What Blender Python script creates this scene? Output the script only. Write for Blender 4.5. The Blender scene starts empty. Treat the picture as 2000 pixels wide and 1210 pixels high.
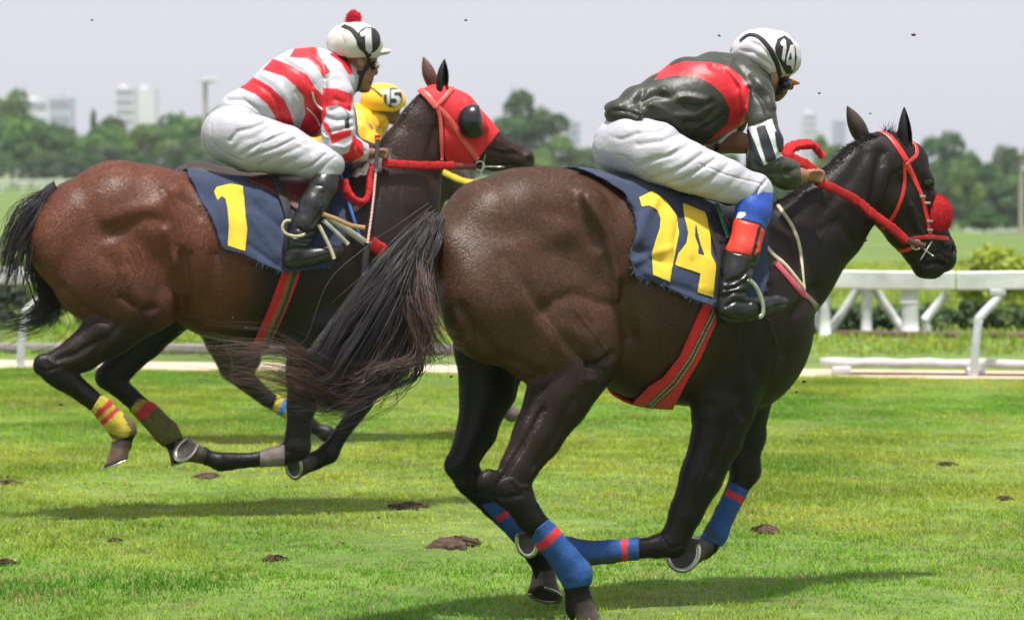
import bpy, math, random
import numpy as np
from mathutils import Vector
from mathutils.bvhtree import BVHTree
SC = bpy.context.scene
COL = SC.collection
R = math.radians
rng = np.random.default_rng(7)
# ------------------------------------------------------------------ camera, sky, sun, exposure
H = 1.6; FPX = 6672.0; TILT = math.atan(270.0/FPX)
cd = bpy.data.cameras.new('camera'); cam = bpy.data.objects.new('camera', cd); COL.objects.link(cam)
cam.location = (0, 0, H); cam.rotation_euler = (R(90)-TILT, 0, 0)
cd.sensor_width = 36; cd.lens = FPX/2000*36; cd.clip_start = .1; cd.clip_end = 20000
cd.dof.use_dof = True; cd.dof.focus_distance = 13.0; cd.dof.aperture_fstop = 4.5
SC.camera = cam
SUN_EL = 76; SUN_AZ = 178    # direction the light comes from: azimuth clockwise from +Y
w = bpy.data.worlds.new("World"); SC.world = w; w.use_nodes = True
nt = w.node_tree; nt.nodes.clear()
sky = nt.nodes.new('ShaderNodeTexSky'); sky.sky_type = 'NISHITA'; sky.sun_disc = False
sky.sun_elevation = R(SUN_EL); sky.sun_rotation = R(SUN_AZ); sky.air_density = 1.0; sky.dust_density = 2.0; sky.ozone_density = 1.0
hs = nt.nodes.new('ShaderNodeHueSaturation'); hs.inputs['Saturation'].default_value = .22
bg = nt.nodes.new('ShaderNodeBackground'); bg.inputs[1].default_value = .125
out = nt.nodes.new('ShaderNodeOutputWorld')
nt.links.new(sky.outputs[0], hs.inputs['Color']); 
veil = nt.nodes.new('ShaderNodeMix'); veil.data_type = 'RGBA'; veil.inputs[0].default_value = .80; veil.inputs[7].default_value = (3.86, 3.90, 4.22, 1)
nt.links.new(hs.outputs[0], veil.inputs[6]); nt.links.new(veil.outputs[2], bg.inputs[0]); nt.links.new(bg.outputs[0], out.inputs[0])
sd = bpy.data.lights.new('sun', 'SUN'); sun = bpy.data.objects.new('sun', sd); COL.objects.link(sun)
sd.energy = 4.2; sd.angle = R(3); sd.color = (1, .965, .91)
az, el = R(SUN_AZ), R(SUN_EL)
sdir = Vector((math.sin(az)*math.cos(el), math.cos(az)*math.cos(el), math.sin(el)))
sun.rotation_euler = sdir.to_track_quat('Z', 'Y').to_euler()
SC.view_settings.view_transform = 'Standard'; SC.view_settings.look = 'None'
SC.view_settings.exposure = 0.76; SC.view_settings.gamma = 1
SC.render.engine = 'CYCLES'

# ------------------------------------------------------------------ projection helpers
Fv = np.array([0, math.cos(TILT), -math.sin(TILT)]); Uv = np.array([0, math.sin(TILT), math.cos(TILT)])
CAM = np.array([0, 0, H])
def proj(V):
    d = np.asarray(V) - CAM; z = d @ Fv
    return 1000 + FPX*d[..., 0]/z, 605 - FPX*(d @ Uv)/z
def ray(px, py):
    d = Fv + np.array([1, 0, 0])*((px-1000)/FPX) + Uv*((605-py)/FPX)
    return d
def at(px, py, Y):
    d = ray(px, py); return CAM + d*(Y/d[1])
def ground(px, py, z=0):
    d = ray(px, py); return CAM + d*((z-H)/d[2])
class Plane:
    """upright plane of symmetry of an animal or rider"""
    def __init__(s, px, Y, yaw):
        s.A = at(px, 335, Y); s.A[2] = 0
        y = R(yaw); s.h = np.array([math.cos(y), math.sin(y), 0]); s.n = np.array([math.sin(y), -math.cos(y), 0])
    def pt(s, px, py, l=0.):
        d = ray(px, py); t = (l - (CAM - s.A) @ s.n)/(d @ s.n); return CAM + d*t
    def px2m(s, p): return float((p-CAM) @ Fv)/FPX
    def loc(s, P):
        q = np.asarray(P) - s.A; return np.stack([q @ s.h, -(q @ s.n), q[..., 2]], -1)
    def world(s, Q):
        return s.A + Q[..., 0:1]*s.h - Q[..., 1:2]*s.n + Q[..., 2:3]*np.array([0, 0, 1.])
    def near(s, V):
        l = (V - s.A) @ s.n; m = l < 0; W = V.copy(); W[m] -= 2*l[m, None]*s.n; return W, l
    def mirror(s, V):
        l = (V - s.A) @ s.n; return V - 2*l[..., None]*s.n
# ------------------------------------------------------------------ mesh helpers
def mesh(name, V, F, cols=None, smooth=True):
    me = bpy.data.meshes.new(name)
    V = np.asarray(V, dtype=np.float32)
    if isinstance(F, np.ndarray):
        n, k = F.shape
        me.vertices.add(len(V)); me.vertices.foreach_set('co', V.ravel())
        me.loops.add(n*k); me.loops.foreach_set('vertex_index', F.astype(np.int32).ravel())
        me.polygons.add(n); me.polygons.foreach_set('loop_start', np.arange(0, n*k, k, dtype=np.int32))
        me.update(calc_edges=True)
    else:
        me.from_pydata(V.tolist(), [], [list(map(int, f)) for f in F])
    if smooth: me.polygons.foreach_set('use_smooth', np.ones(len(me.polygons), dtype=bool))
    if cols is not None:
        a = me.color_attributes.new('Col', 'FLOAT_COLOR', 'POINT')
        c = np.ones((len(V), 4), dtype=np.float32); c[:, :3] = cols; a.data.foreach_set('color', c.ravel())
    me.validate(); return me
def obj(name, V, F, mat, parent=None, origin=None, cols=None, smooth=True, solid=0, label=None, cat=None, group=None, kind=None):
    V = np.asarray(V, dtype=np.float64)
    if parent is not None: o0 = np.array(parent.get('_o', (0, 0, 0)))
    elif origin is not None: o0 = np.array(origin, dtype=float)
    else:
        o0 = (V.min(0)+V.max(0))/2; o0[2] = V[:, 2].min()
    me = mesh(name, V-o0, F, cols, smooth)
    mats = mat if isinstance(mat, (list, tuple)) else [mat]
    for m in mats: me.materials.append(m)
    o = bpy.data.objects.new(name, me); COL.objects.link(o)
    if parent is not None: o.parent = parent
    else: o.location = o0
    o['_o'] = tuple(float(v) for v in o0)
    if solid:
        s = o.modifiers.new('thick', 'SOLIDIFY'); s.thickness = solid; s.offset = 0
    tag(o, label, cat, group, kind); return o
def tag(o, label=None, cat=None, group=None, kind=None):
    if label: o['label'] = label
    if cat: o['category'] = cat
    if group: o['group'] = group
    if kind: o['kind'] = kind
def empty(name, loc, label, cat, group=None):
    o = bpy.data.objects.new(name, None); COL.objects.link(o); o.location = tuple(loc); o['_o'] = tuple(float(v) for v in loc)
    o.empty_display_size = .1
    tag(o, label, cat, group); return o
def join(parts):
    Vs, Fs, Cs, n = [], [], [], 0
    for p in parts:
        V, F = p[0], p[1]; Vs.append(np.asarray(V)); Fs += [[i+n for i in f] for f in (F.tolist() if isinstance(F, np.ndarray) else F)]; n += len(V)
        if len(p) > 2: Cs.append(np.broadcast_to(p[2], (len(V), 3)))
    return (np.concatenate(Vs), Fs, np.concatenate(Cs)) if Cs else (np.concatenate(Vs), Fs)
def normals(V, F):
    F = np.asarray(F); a, b, c = V[F[:, 0]], V[F[:, 1]], V[F[:, 2]]; fn = np.cross(b-a, c-a)
    N = np.zeros_like(V)
    for j in range(F.shape[1]):
        for k in range(3): N[:, k] += np.bincount(F[:, j], fn[:, k], len(V))
    return N/(np.linalg.norm(N, axis=1)[:, None]+1e-12)
def smooth(V, F, it=2, lam=.5):
    F = np.asarray(F); k = F.shape[1]
    e0 = np.concatenate([F[:, j] for j in range(k)]); e1 = np.concatenate([F[:, (j+1) % k] for j in range(k)])
    a = np.concatenate([e0, e1]); b = np.concatenate([e1, e0]); cnt = np.bincount(a, minlength=len(V)); V = V.copy()
    for _ in range(it):
        S = np.stack([np.bincount(a, V[b, q], len(V)) for q in range(3)], 1)/np.maximum(cnt, 1)[:, None]; V += lam*(S-V)
    return V
def box(c, s, rot=None):
    c = np.array(c, float); s = np.array(s, float)/2
    V = np.array([[x, y, z] for x in (-1, 1) for y in (-1, 1) for z in (-1, 1)], float)*s
    if rot is not None: V = V @ np.array(rot).T
    return V+c, [[0, 1, 3, 2], [4, 6, 7, 5], [0, 4, 5, 1], [2, 3, 7, 6], [0, 2, 6, 4], [1, 5, 7, 3]]
def bevbox(c, s, b=.01):
    """box with chamfered long edges"""
    c = np.array(c, float); hx, hy, hz = np.array(s)/2.
    prof = [(-hy+b, -hz), (hy-b, -hz), (hy, -hz+b), (hy, hz-b), (hy-b, hz), (-hy+b, hz), (-hy, hz-b), (-hy, -hz+b)]
    V = [(-hx, p[0], p[1]) for p in prof]+[(hx, p[0], p[1]) for p in prof]
    F = [[i, (i+1) % 8, 8+(i+1) % 8, 8+i] for i in range(8)]+[list(range(7, -1, -1)), list(range(8, 16))]
    return np.array(V)+c, F
def resample(P, n):
    P = np.asarray(P, float); k = len(P)
    if k == 2:
        t = np.linspace(0, 1, n)[:, None]; return P[0]*(1-t)+P[1]*t
    Pe = np.vstack([2*P[0]-P[1], P, 2*P[-1]-P[-2]]); t = np.linspace(0, k-1-1e-9, n); i = t.astype(int); u = (t-i)[:, None]
    p0, p1, p2, p3 = Pe[i], Pe[i+1], Pe[i+2], Pe[i+3]
    return .5*((2*p1)+(-p0+p2)*u+(2*p0-5*p1+4*p2-p3)*u*u+(-p0+3*p1-3*p2+p3)*u**3)
def tube(P, r, seg=8, cap=True, flat=None, updir=None):
    """tube along points; r scalar or per point; flat = (width, thickness) scale; updir = per point normals for flat straps"""
    P = np.asarray(P, float); n = len(P); r = np.broadcast_to(r, (n,)).astype(float)
    T = np.gradient(P, axis=0); T /= np.linalg.norm(T, axis=1)[:, None]+1e-12
    if updir is None:
        N = np.zeros_like(P); v = np.cross(T[0], [.3, .2, 1]); v /= np.linalg.norm(v)
        for i in range(n):
            v = v-T[i]*(v@T[i]); v /= np.linalg.norm(v)+1e-12; N[i] = v
    else:
        N = np.broadcast_to(updir, P.shape).astype(float); N = N-T*np.sum(N*T, 1)[:, None]; N /= np.linalg.norm(N, axis=1)[:, None]+1e-12
    B = np.cross(T, N); fa, fb = flat if flat else (1, 1)
    a = np.arange(seg)*2*math.pi/seg
    ca, sa = np.cos(a), np.sin(a)
    if flat: ca = np.sign(ca)*np.abs(ca)**.5; sa = np.sign(sa)*np.abs(sa)**.5
    V = P[:, None]+(r[:, None, None])*(fa*ca[None, :, None]*B[:, None]+fb*sa[None, :, None]*N[:, None]); V = V.reshape(-1, 3)
    i = np.arange(n-1)[:, None]*seg; j = np.arange(seg)[None]; j2 = (j+1) % seg
    F = np.stack([i+j, i+seg+j, i+seg+j2, i+j2], -1).reshape(-1, 4)[:, ::-1].tolist()
    if cap: F += [list(range(seg))[::1], [(n-1)*seg+q for q in range(seg)][::-1]]
    return V, F
def sphere(c, r, nu=24, nv=14, axes=None):
    u = np.arange(nu)*2*math.pi/nu; v = np.linspace(0, math.pi, nv+1)[1:-1]
    P = np.array([[math.sin(b)*math.cos(a), math.sin(b)*math.sin(a), math.cos(b)] for b in v for a in u]+[[0, 0, 1], [0, 0, -1]])
    P = P*np.array(r); 
    if axes is not None: P = P @ np.array(axes)
    F = [[i*nu+j, (i+1)*nu+j, (i+1)*nu+(j+1) % nu, i*nu+(j+1) % nu] for i in range(nv-2) for j in range(nu)]
    m = len(P)-2; F += [[m, j, (j+1) % nu] for j in range(nu)]+[[m+1, (nv-2)*nu+(j+1) % nu, (nv-2)*nu+j] for j in range(nu)]
    return P+np.array(c), F
def polysd(x, y, poly):
    """signed distance to polygon, negative inside"""
    P = np.array(poly, float); Q = np.roll(P, -1, 0); d = np.full(np.shape(x), 1e18); ins = np.zeros(np.shape(x), bool)
    for (ax, ay), (bx, by) in zip(P, Q):
        ex, ey = bx-ax, by-ay; wx, wy = x-ax, y-ay; t = np.clip((wx*ex+wy*ey)/(ex*ex+ey*ey+1e-12), 0, 1)
        d = np.minimum(d, (wx-ex*t)**2+(wy-ey*t)**2)
        c = ((ay > y) != (by > y)) & (x < (bx-ax)*(y-ay)/((by-ay) if by != ay else 1e-9)+ax); ins ^= c
    d = np.sqrt(d); return np.where(ins, -d, d)
def linedist(x, y, pts):
    d = np.full(np.shape(x), 1e9)
    for (ax, ay), (bx, by) in zip(pts[:-1], pts[1:]):
        ex, ey = bx-ax, by-ay; wx, wy = x-ax, y-ay; t = np.clip((wx*ex+wy*ey)/(ex*ex+ey*ey+1e-12), 0, 1)
        d = np.minimum(d, np.hypot(wx-ex*t, wy-ey*t))
    return d
def clip(V, F, f, cols=None):
    """keep the part of the surface where f < 0, cut exactly along f = 0"""
    F = np.asarray(F)
    if F.shape[1] == 4: F = np.concatenate([F[:, [0, 1, 2]], F[:, [0, 2, 3]]])
    s = f < 0; c = s[F].sum(1); keep = F[c == 3]; mix = F[(c > 0) & (c < 3)]
    V = list(V); newf = []; cache = {}; extra = []
    base = len(V)
    def cut(a, b):
        k = (a, b) if a < b else (b, a)
        if k not in cache:
            t = f[a]/(f[a]-f[b]); cache[k] = base+len(extra); extra.append((a, b, t))
        return cache[k]
    for t in mix.tolist():
        ins = [s[i] for i in t]; o = []
        for q in range(3):
            a, b = t[q], t[(q+1) % 3]
            if ins[q]: o.append(a)
            if ins[q] != ins[(q+1) % 3]: o.append(cut(a, b))
        if len(o) == 3: newf.append(o)
        else: newf += [[o[0], o[1], o[2]], [o[0], o[2], o[3]]]
    V = np.array(V); 
    if extra:
        E = np.array(extra); a = E[:, 0].astype(int); b = E[:, 1].astype(int); t = E[:, 2:3]; V = np.vstack([V, V[a]*(1-t)+V[b]*t])
        if cols is not None: cols = np.vstack([cols, cols[a]*(1-t)+cols[b]*t])
    Fn = np.vstack([keep, np.array(newf, int).reshape(-1, 3)]) if newf else keep
    used = np.unique(Fn); mp = np.full(len(V), -1); mp[used] = np.arange(len(used))
    if cols is not None: return V[used], mp[Fn], cols[used]
    return V[used], mp[Fn]
# ------------------------------------------------------------------ implicit surfaces
def surface_nets(f):
    s = f < 0; nx, ny, nz = f.shape
    c = np.zeros((nx-1, ny-1, nz-1), np.int8)
    for a in (0, 1):
        for b in (0, 1):
            for d in (0, 1): c += s[a:nx-1+a, b:ny-1+b, d:nz-1+d]
    act = (c > 0) & (c < 8); I, J, K = np.nonzero(act); idx = np.full(act.shape, -1, np.int32); idx[I, J, K] = np.arange(len(I))
    cor = [(a, b, d) for a in (0, 1) for b in (0, 1) for d in (0, 1)]
    val = {q: f[I+q[0], J+q[1], K+q[2]] for q in cor}
    pos = np.zeros((len(I), 3)); cnt = np.zeros(len(I))
    for q in cor:
        for ax in range(3):
            if q[ax] == 0:
                r = list(q); r[ax] = 1; r = tuple(r); va, vb = val[q], val[r]; m = (va < 0) != (vb < 0)
                t = np.where(m, va/np.where(m, va-vb, 1), 0)
                p = np.tile(np.array(q, float), (len(I), 1)); p[:, ax] += t
                pos += p*m[:, None]; cnt += m
    V = np.stack([I, J, K], 1)+pos/cnt[:, None]; Q = []
    def quads(sa, sb, sl, offs):
        d = sa != sb; i, j, k = np.nonzero(d); i = i+sl[0]; j = j+sl[1]; k = k+sl[2]
        ins = s[i, j, k]; q = np.stack([idx[i+o[0], j+o[1], k+o[2]] for o in offs], 1)
        q[~ins] = q[~ins][:, ::-1]; Q.append(q)
    quads(s[:-1, 1:-1, 1:-1], s[1:, 1:-1, 1:-1], (0, 1, 1), [(0, -1, -1), (0, 0, -1), (0, 0, 0), (0, -1, 0)])
    quads(s[1:-1, :-1, 1:-1], s[1:-1, 1:, 1:-1], (1, 0, 1), [(-1, 0, -1), (-1, 0, 0), (0, 0, 0), (0, 0, -1)])
    quads(s[1:-1, 1:-1, :-1], s[1:-1, 1:-1, 1:], (1, 1, 0), [(-1, -1, 0), (0, -1, 0), (0, 0, 0), (-1, 0, 0)])
    return V, np.concatenate(Q)
class Body:
    def __init__(s, plane, h=.008): s.pl = plane; s.h = h; s.P = []; s.g = None
    def chain(s, pts, k=.02, col=(0, 0, 0), w=1., kj=.012, sub=False):
        """pts: (px, py, r_px[, l])  one limb or trunk as a chain of tapering rounds"""
        Q = []; 
        l0 = 0
        for p in pts:
            l = p[3] if len(p) > 3 else l0; l0 = l; P = s.pl.pt(p[0], p[1], l); Q.append((s.pl.loc(P), p[2]*s.pl.px2m(P)))
        if len(Q) == 1: Q.append(Q[0])
        for i in range(len(Q)-1):
            s.P.append(dict(t='s', a=Q[i][0], b=Q[i+1][0], ra=Q[i][1], rb=Q[i+1][1], k=(k if i == 0 else kj), w=w, col=col, sub=sub))
        return s
    def ell(s, px, py, rx, ry, rl, l=0, ang=0, k=.02, col=(0, 0, 0), sub=False, colw=True):
        P = s.pl.pt(px, py, l); m = s.pl.px2m(P); c = s.pl.loc(P)
        s.P.append(dict(t='e', c=c, r=np.array([rx*m/max(s.pl.h[0], .3)*1.0, rl, ry*m]), ang=R(ang), k=k, col=col, sub=sub)); return s
    def prim(s, p, X):
        if p['t'] == 's':
            sc = np.array([1, 1/p['w'], 1], dtype=X.dtype); a = (p['a']*sc).astype(X.dtype); b = (p['b']*sc).astype(X.dtype); Xs = X*sc; ab = b-a; L = float(ab@ab)
            if L < 1e-12: return np.linalg.norm(Xs-a, axis=-1)-p['ra']
            t = np.clip(((Xs-a)@ab)/L, 0, 1); t = t.astype(X.dtype)
            return np.linalg.norm(Xs-a-t[..., None]*ab, axis=-1)-(p['ra']+t*(p['rb']-p['ra']))
        q = X-p['c'].astype(X.dtype); ca, sa = math.cos(p['ang']), math.sin(p['ang'])
        q = np.stack([q[..., 0]*ca+q[..., 2]*sa, q[..., 1], -q[..., 0]*sa+q[..., 2]*ca], -1).astype(X.dtype)
        k0 = np.linalg.norm(q/p['r'].astype(X.dtype), axis=-1); k1 = np.linalg.norm(q/(p['r']**2).astype(X.dtype), axis=-1)+1e-6
        return k0*(k0-1)/k1
    def bb(s, p):
        if p['t'] == 's':
            ra = np.array([p['ra'], p['ra']*p['w'], p['ra']]); rb = np.array([p['rb'], p['rb']*p['w'], p['rb']])
            return np.minimum(p['a']-ra, p['b']-rb), np.maximum(p['a']+ra, p['b']+rb)
        r = p['r']; m = max(r[0], r[2]) if p['ang'] else 0; rr = np.array([max(r[0], m), r[1], max(r[2], m)]); return p['c']-rr, p['c']+rr
    def build(s, pad=.07):
        B = [s.bb(p) for p in s.P if not p['sub']]; lo = np.min([b[0] for b in B], 0)-pad; hi = np.max([b[1] for b in B], 0)+pad
        s.lo = lo; n = np.ceil((hi-lo)/s.h).astype(int)+1; f = np.full(n, pad, np.float32); h = s.h
        for p in s.P:
            a, b = s.bb(p); i0 = np.maximum(((a-pad-lo)/h).astype(int), 0); i1 = np.minimum(np.ceil((b+pad-lo)/h).astype(int)+1, n)
            ax = [np.arange(i0[q], i1[q], dtype=np.float32)*np.float32(h)+np.float32(lo[q]) for q in range(3)]
            X = np.stack(np.meshgrid(*ax, indexing='ij'), -1); d = s.prim(p, X).astype(np.float32)
            sl = tuple(slice(i0[q], i1[q]) for q in range(3)); g = f[sl]; k = p['k']
            if p['sub']:
                d = -d; hh = np.maximum(k-np.abs(g-d), 0)/k; f[sl] = np.maximum(g, d)+hh*hh*k/4
            else:
                hh = np.maximum(k-np.abs(g-d), 0)/k; f[sl] = np.minimum(g, d)-hh*hh*k/4
        s.g = f; return s
    def surf(s, level=0., sm=2, box_px=None):
        """isosurface in world space"""
        f = s.g; o = np.zeros(3)
        if box_px is not None:
            x0, x1, z0, z1 = box_px   # local ranges (along, height)
            i0 = max(int((x0-s.lo[0])/s.h), 0); i1 = max(int((x1-s.lo[0])/s.h), i0+3); k0 = max(int((z0-s.lo[2])/s.h), 0); k1 = int((z1-s.lo[2])/s.h)
            f = f[i0:i1, :, k0:k1]; o = np.array([i0, 0, k0])
        V, F = surface_nets(f-np.float32(level)); V = (V+o)*s.h+s.lo; W = s.pl.world(V)
        if sm: W = smooth(W, F, sm)
        return W, F
    def colors(s, W, sharp=.012):
        X = s.pl.loc(W); C = np.zeros((len(W), 3)); S = np.zeros(len(W))+1e-9
        for p in s.P:
            if p['sub'] or p['col'] is None: continue
            a, b = s.bb(p); m = np.all((X > a-.1) & (X < b+.1), 1)
            if not m.any(): continue
            d = s.prim(p, X[m]); wt = np.exp(-np.clip(d, -.05, .3)/sharp); C[m] += wt[:, None]*np.array(p['col']); S[m] += wt
        return C/S[:, None]
    def boxof(s, pts, l=0, m=.12):
        Q = np.array([s.pl.loc(s.pl.pt(x, y, l)) for x, y in pts]); return (Q[:, 0].min()-m-.1, Q[:, 0].max()+m+.1, Q[:, 2].min()-m, Q[:, 2].max()+m)
    def wrap(s, poly, level, sm=2, one_side=False, m=.12, lmin=None):
        """cloth/leather lying at a height above the surface inside a traced outline, both flanks"""
        V, F = s.surf(level, sm, s.boxof(poly, 0, m)); Wn, l = s.pl.near(V)
        x, y = proj(Wn); f = polysd(x, y, poly)
        if one_side: f = np.where(l < (0 if lmin is None else lmin), np.maximum(f, 5), f)
        return clip(V, F, f)
def carve(V, F, pl, lines, lmin=.02, both=True, N=None):
    """sculpt lines traced on the near side (mirrored on the far side): (points, width_px, depth_m)"""
    N = normals(V, F); W, l = pl.near(V) if both else (V, (V-pl.A)@pl.n); x, y = proj(W); side = (np.abs(l) > lmin) if both else (l > lmin)
    face = np.clip(np.abs(N@pl.n)*1.6, 0, 1) ; D = np.zeros(len(V))
    for pts, wd, dp in lines: D += -dp*np.exp(-(linedist(x, y, pts)/wd)**2)
    return V+N*(D*side*face)[:, None]
def bvh_of(V, F): return BVHTree.FromPolygons([tuple(v) for v in V.tolist()], [tuple(f) for f in np.asarray(F).tolist()])
def hit(bvh, px, py):
    d = Vector(ray(px, py)); d.normalize(); r = bvh.ray_cast(Vector(CAM), d)
    return (np.array(r[0]), np.array(r[1]) if r[1].dot(d) < 0 else -np.array(r[1])) if r[0] is not None else (None, None)
def strap_px(bvh, pts, wpx, thick=.004, off=.003, n=24, fallbackY=None):
    P = resample(np.array(pts, float), n); pos, nor = [], []
    for x, y in P:
        p, q = hit(bvh, x, y)
        if p is not None: pos.append(p+q*off); nor.append(q)
    pos = np.array(pos); nor = np.array(nor)
    if len(pos) > 4:
        for _ in range(2): pos[1:-1] = (pos[:-2]+2*pos[1:-1]+pos[2:])/4; nor[1:-1] = (nor[:-2]+nor[1:-1]+nor[2:])/3
    w = wpx*float((pos.mean(0)-CAM)@Fv)/FPX/2
    return tube(pos, 1, 8, flat=(w, thick/2+.001), updir=nor)
def patch_px(bvh, poly, off=.003, step=3.):
    """flat applique whose outline is traced, laid onto a surface"""
    P = np.array(poly, float); x0, y0 = P.min(0)-step; x1, y1 = P.max(0)+step
    xs = np.arange(x0, x1+step, step); ys = np.arange(y0, y1+step, step); nx, ny = len(xs), len(ys)
    X, Y = np.meshgrid(xs, ys, indexing='ij'); x = X.ravel(); y = Y.ravel(); f = polysd(x, y, poly)
    i, j = np.meshgrid(np.arange(nx-1), np.arange(ny-1), indexing='ij'); a = (i*ny+j).ravel(); F = np.stack([a, a+1, a+ny+1, a+ny], 1)
    V, F = clip(np.stack([x, y, 0*x], 1), F, f); pos = np.zeros((len(V), 3)); ok = np.ones(len(V), bool)
    for q, v in enumerate(V):
        p, nn = hit(bvh, v[0], v[1])
        if p is None: ok[q] = False
        else: pos[q] = p+nn*off
    F = F[ok[F].all(1)]; return pos, F
def hair(roots, dirs, length, width, seg=3, bend=.3, grav=0., seed=0):
    g = np.random.default_rng(seed); n = len(roots); L = length*g.uniform(.6, 1.2, n); side = np.cross(dirs, g.normal(size=(n, 3))); side /= np.linalg.norm(side, axis=1)[:, None]+1e-9
    b = g.normal(size=(n, 3))*bend; pts = []
    for q in range(seg+1):
        t = q/seg; c = roots+dirs*(L*t)[:, None]+b*(L*t*t)[:, None]+np.array([0, 0, -grav])*(L*t*t)[:, None]; wd = width*(1-t*.9); pts.append(c-side*wd/2); pts.append(c+side*wd/2)
    V = np.stack(pts, 1).reshape(-1, 3); m = 2*(seg+1); b0 = (np.arange(n)*m)[:, None]; F = []
    for q in range(seg): F.append(b0+np.array([2*q, 2*q+1, 2*q+3, 2*q+2])[None])
    return V, np.concatenate(F)
def fuzz(V, F, count, length, width, seed=0, bend=.5):
    F = np.asarray(F); 
    if F.shape[1] == 4: F = np.concatenate([F[:, [0, 1, 2]], F[:, [0, 2, 3]]])
    g = np.random.default_rng(seed); A = V[F]; cr = np.cross(A[:, 1]-A[:, 0], A[:, 2]-A[:, 0]); ar = np.linalg.norm(cr, axis=1); i = g.choice(len(F), count, p=ar/ar.sum())
    u = g.random((count, 2)); u = np.where(u.sum(1)[:, None] > 1, 1-u, u); P = A[i, 0]+u[:, :1]*(A[i, 1]-A[i, 0])+u[:, 1:]*(A[i, 2]-A[i, 0]); n = cr[i]/(ar[i][:, None]+1e-12)
    n = n+g.normal(size=n.shape)*.35; n /= np.linalg.norm(n, axis=1)[:, None]
    return hair(P, n, length, width, 2, bend, .2, seed)
def strands(guides, n, width, pl, seed=1, jit=.02, seg=14, sides=3, spread=1., tip=.15, wav=.01, clump=.5, locks=46):
    """long hair flowing in locks between guide lines; each guide: [(px,py,l)...]"""
    g = np.random.default_rng(seed); G = np.array([resample(np.array([pl.pt(*p) for p in gd]), seg) for gd in guides]); k = len(guides)
    Vs, Fs = [], []; nV = 0; t = np.linspace(0, 1, seg); LK = []
    for q in range(locks):
        u = g.random()*(k-1); LK.append((u, g.normal(size=3)*jit*1.5, g.uniform(0, 6.28, 3), g.uniform(1.5, 3.5, 3), g.normal(size=3)*wav*1.6, g.uniform(.7, 1.08), g.uniform(.25, .8)))
    for q in range(n):
        if g.random() < .86:
            u, off, ph, fr, a, L0, tight = LK[g.integers(locks)]; u = np.clip(u+g.normal()*.05, 0, k-1.001); off = off+g.normal(size=3)*jit*.55; a = a+g.normal(size=3)*wav*.35; Lq = L0*g.uniform(.86, 1.03)
        else:
            u = g.random()*(k-1); off = g.normal(size=3)*jit*2.2; ph = g.uniform(0, 6.28, 3); fr = g.uniform(2, 5, 3); a = g.normal(size=3)*wav*2; Lq = g.uniform(.5, 1.1); tight = 0
        i = min(int(u), k-2); u -= i; c = G[i]*(1-u)+G[i+1]*u
        sh = np.interp(t, [0, .25, .75, 1], [.45, 1.0, 1.0-.55*tight, 1.0+.5*(1-tight)])[:, None]
        c = c+off*sh*spread+a*np.sin(fr*t[:, None]*2.6+ph)*t[:, None]**.7
        m = max(5, int(seg*min(Lq, 1))); c = c[:m]
        if Lq > 1: c[-1] += (c[-1]-c[-2])*.7
        r = width*g.uniform(.5, 1.5)*(1-(1-tip)*np.linspace(0, 1, len(c))**1.5)
        V, F = tube(c, r, sides, cap=False); Vs.append(V); F = np.array(F)+nV; Fs.append(F); nV += len(V)
    return np.concatenate(Vs), np.concatenate(Fs)
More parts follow.
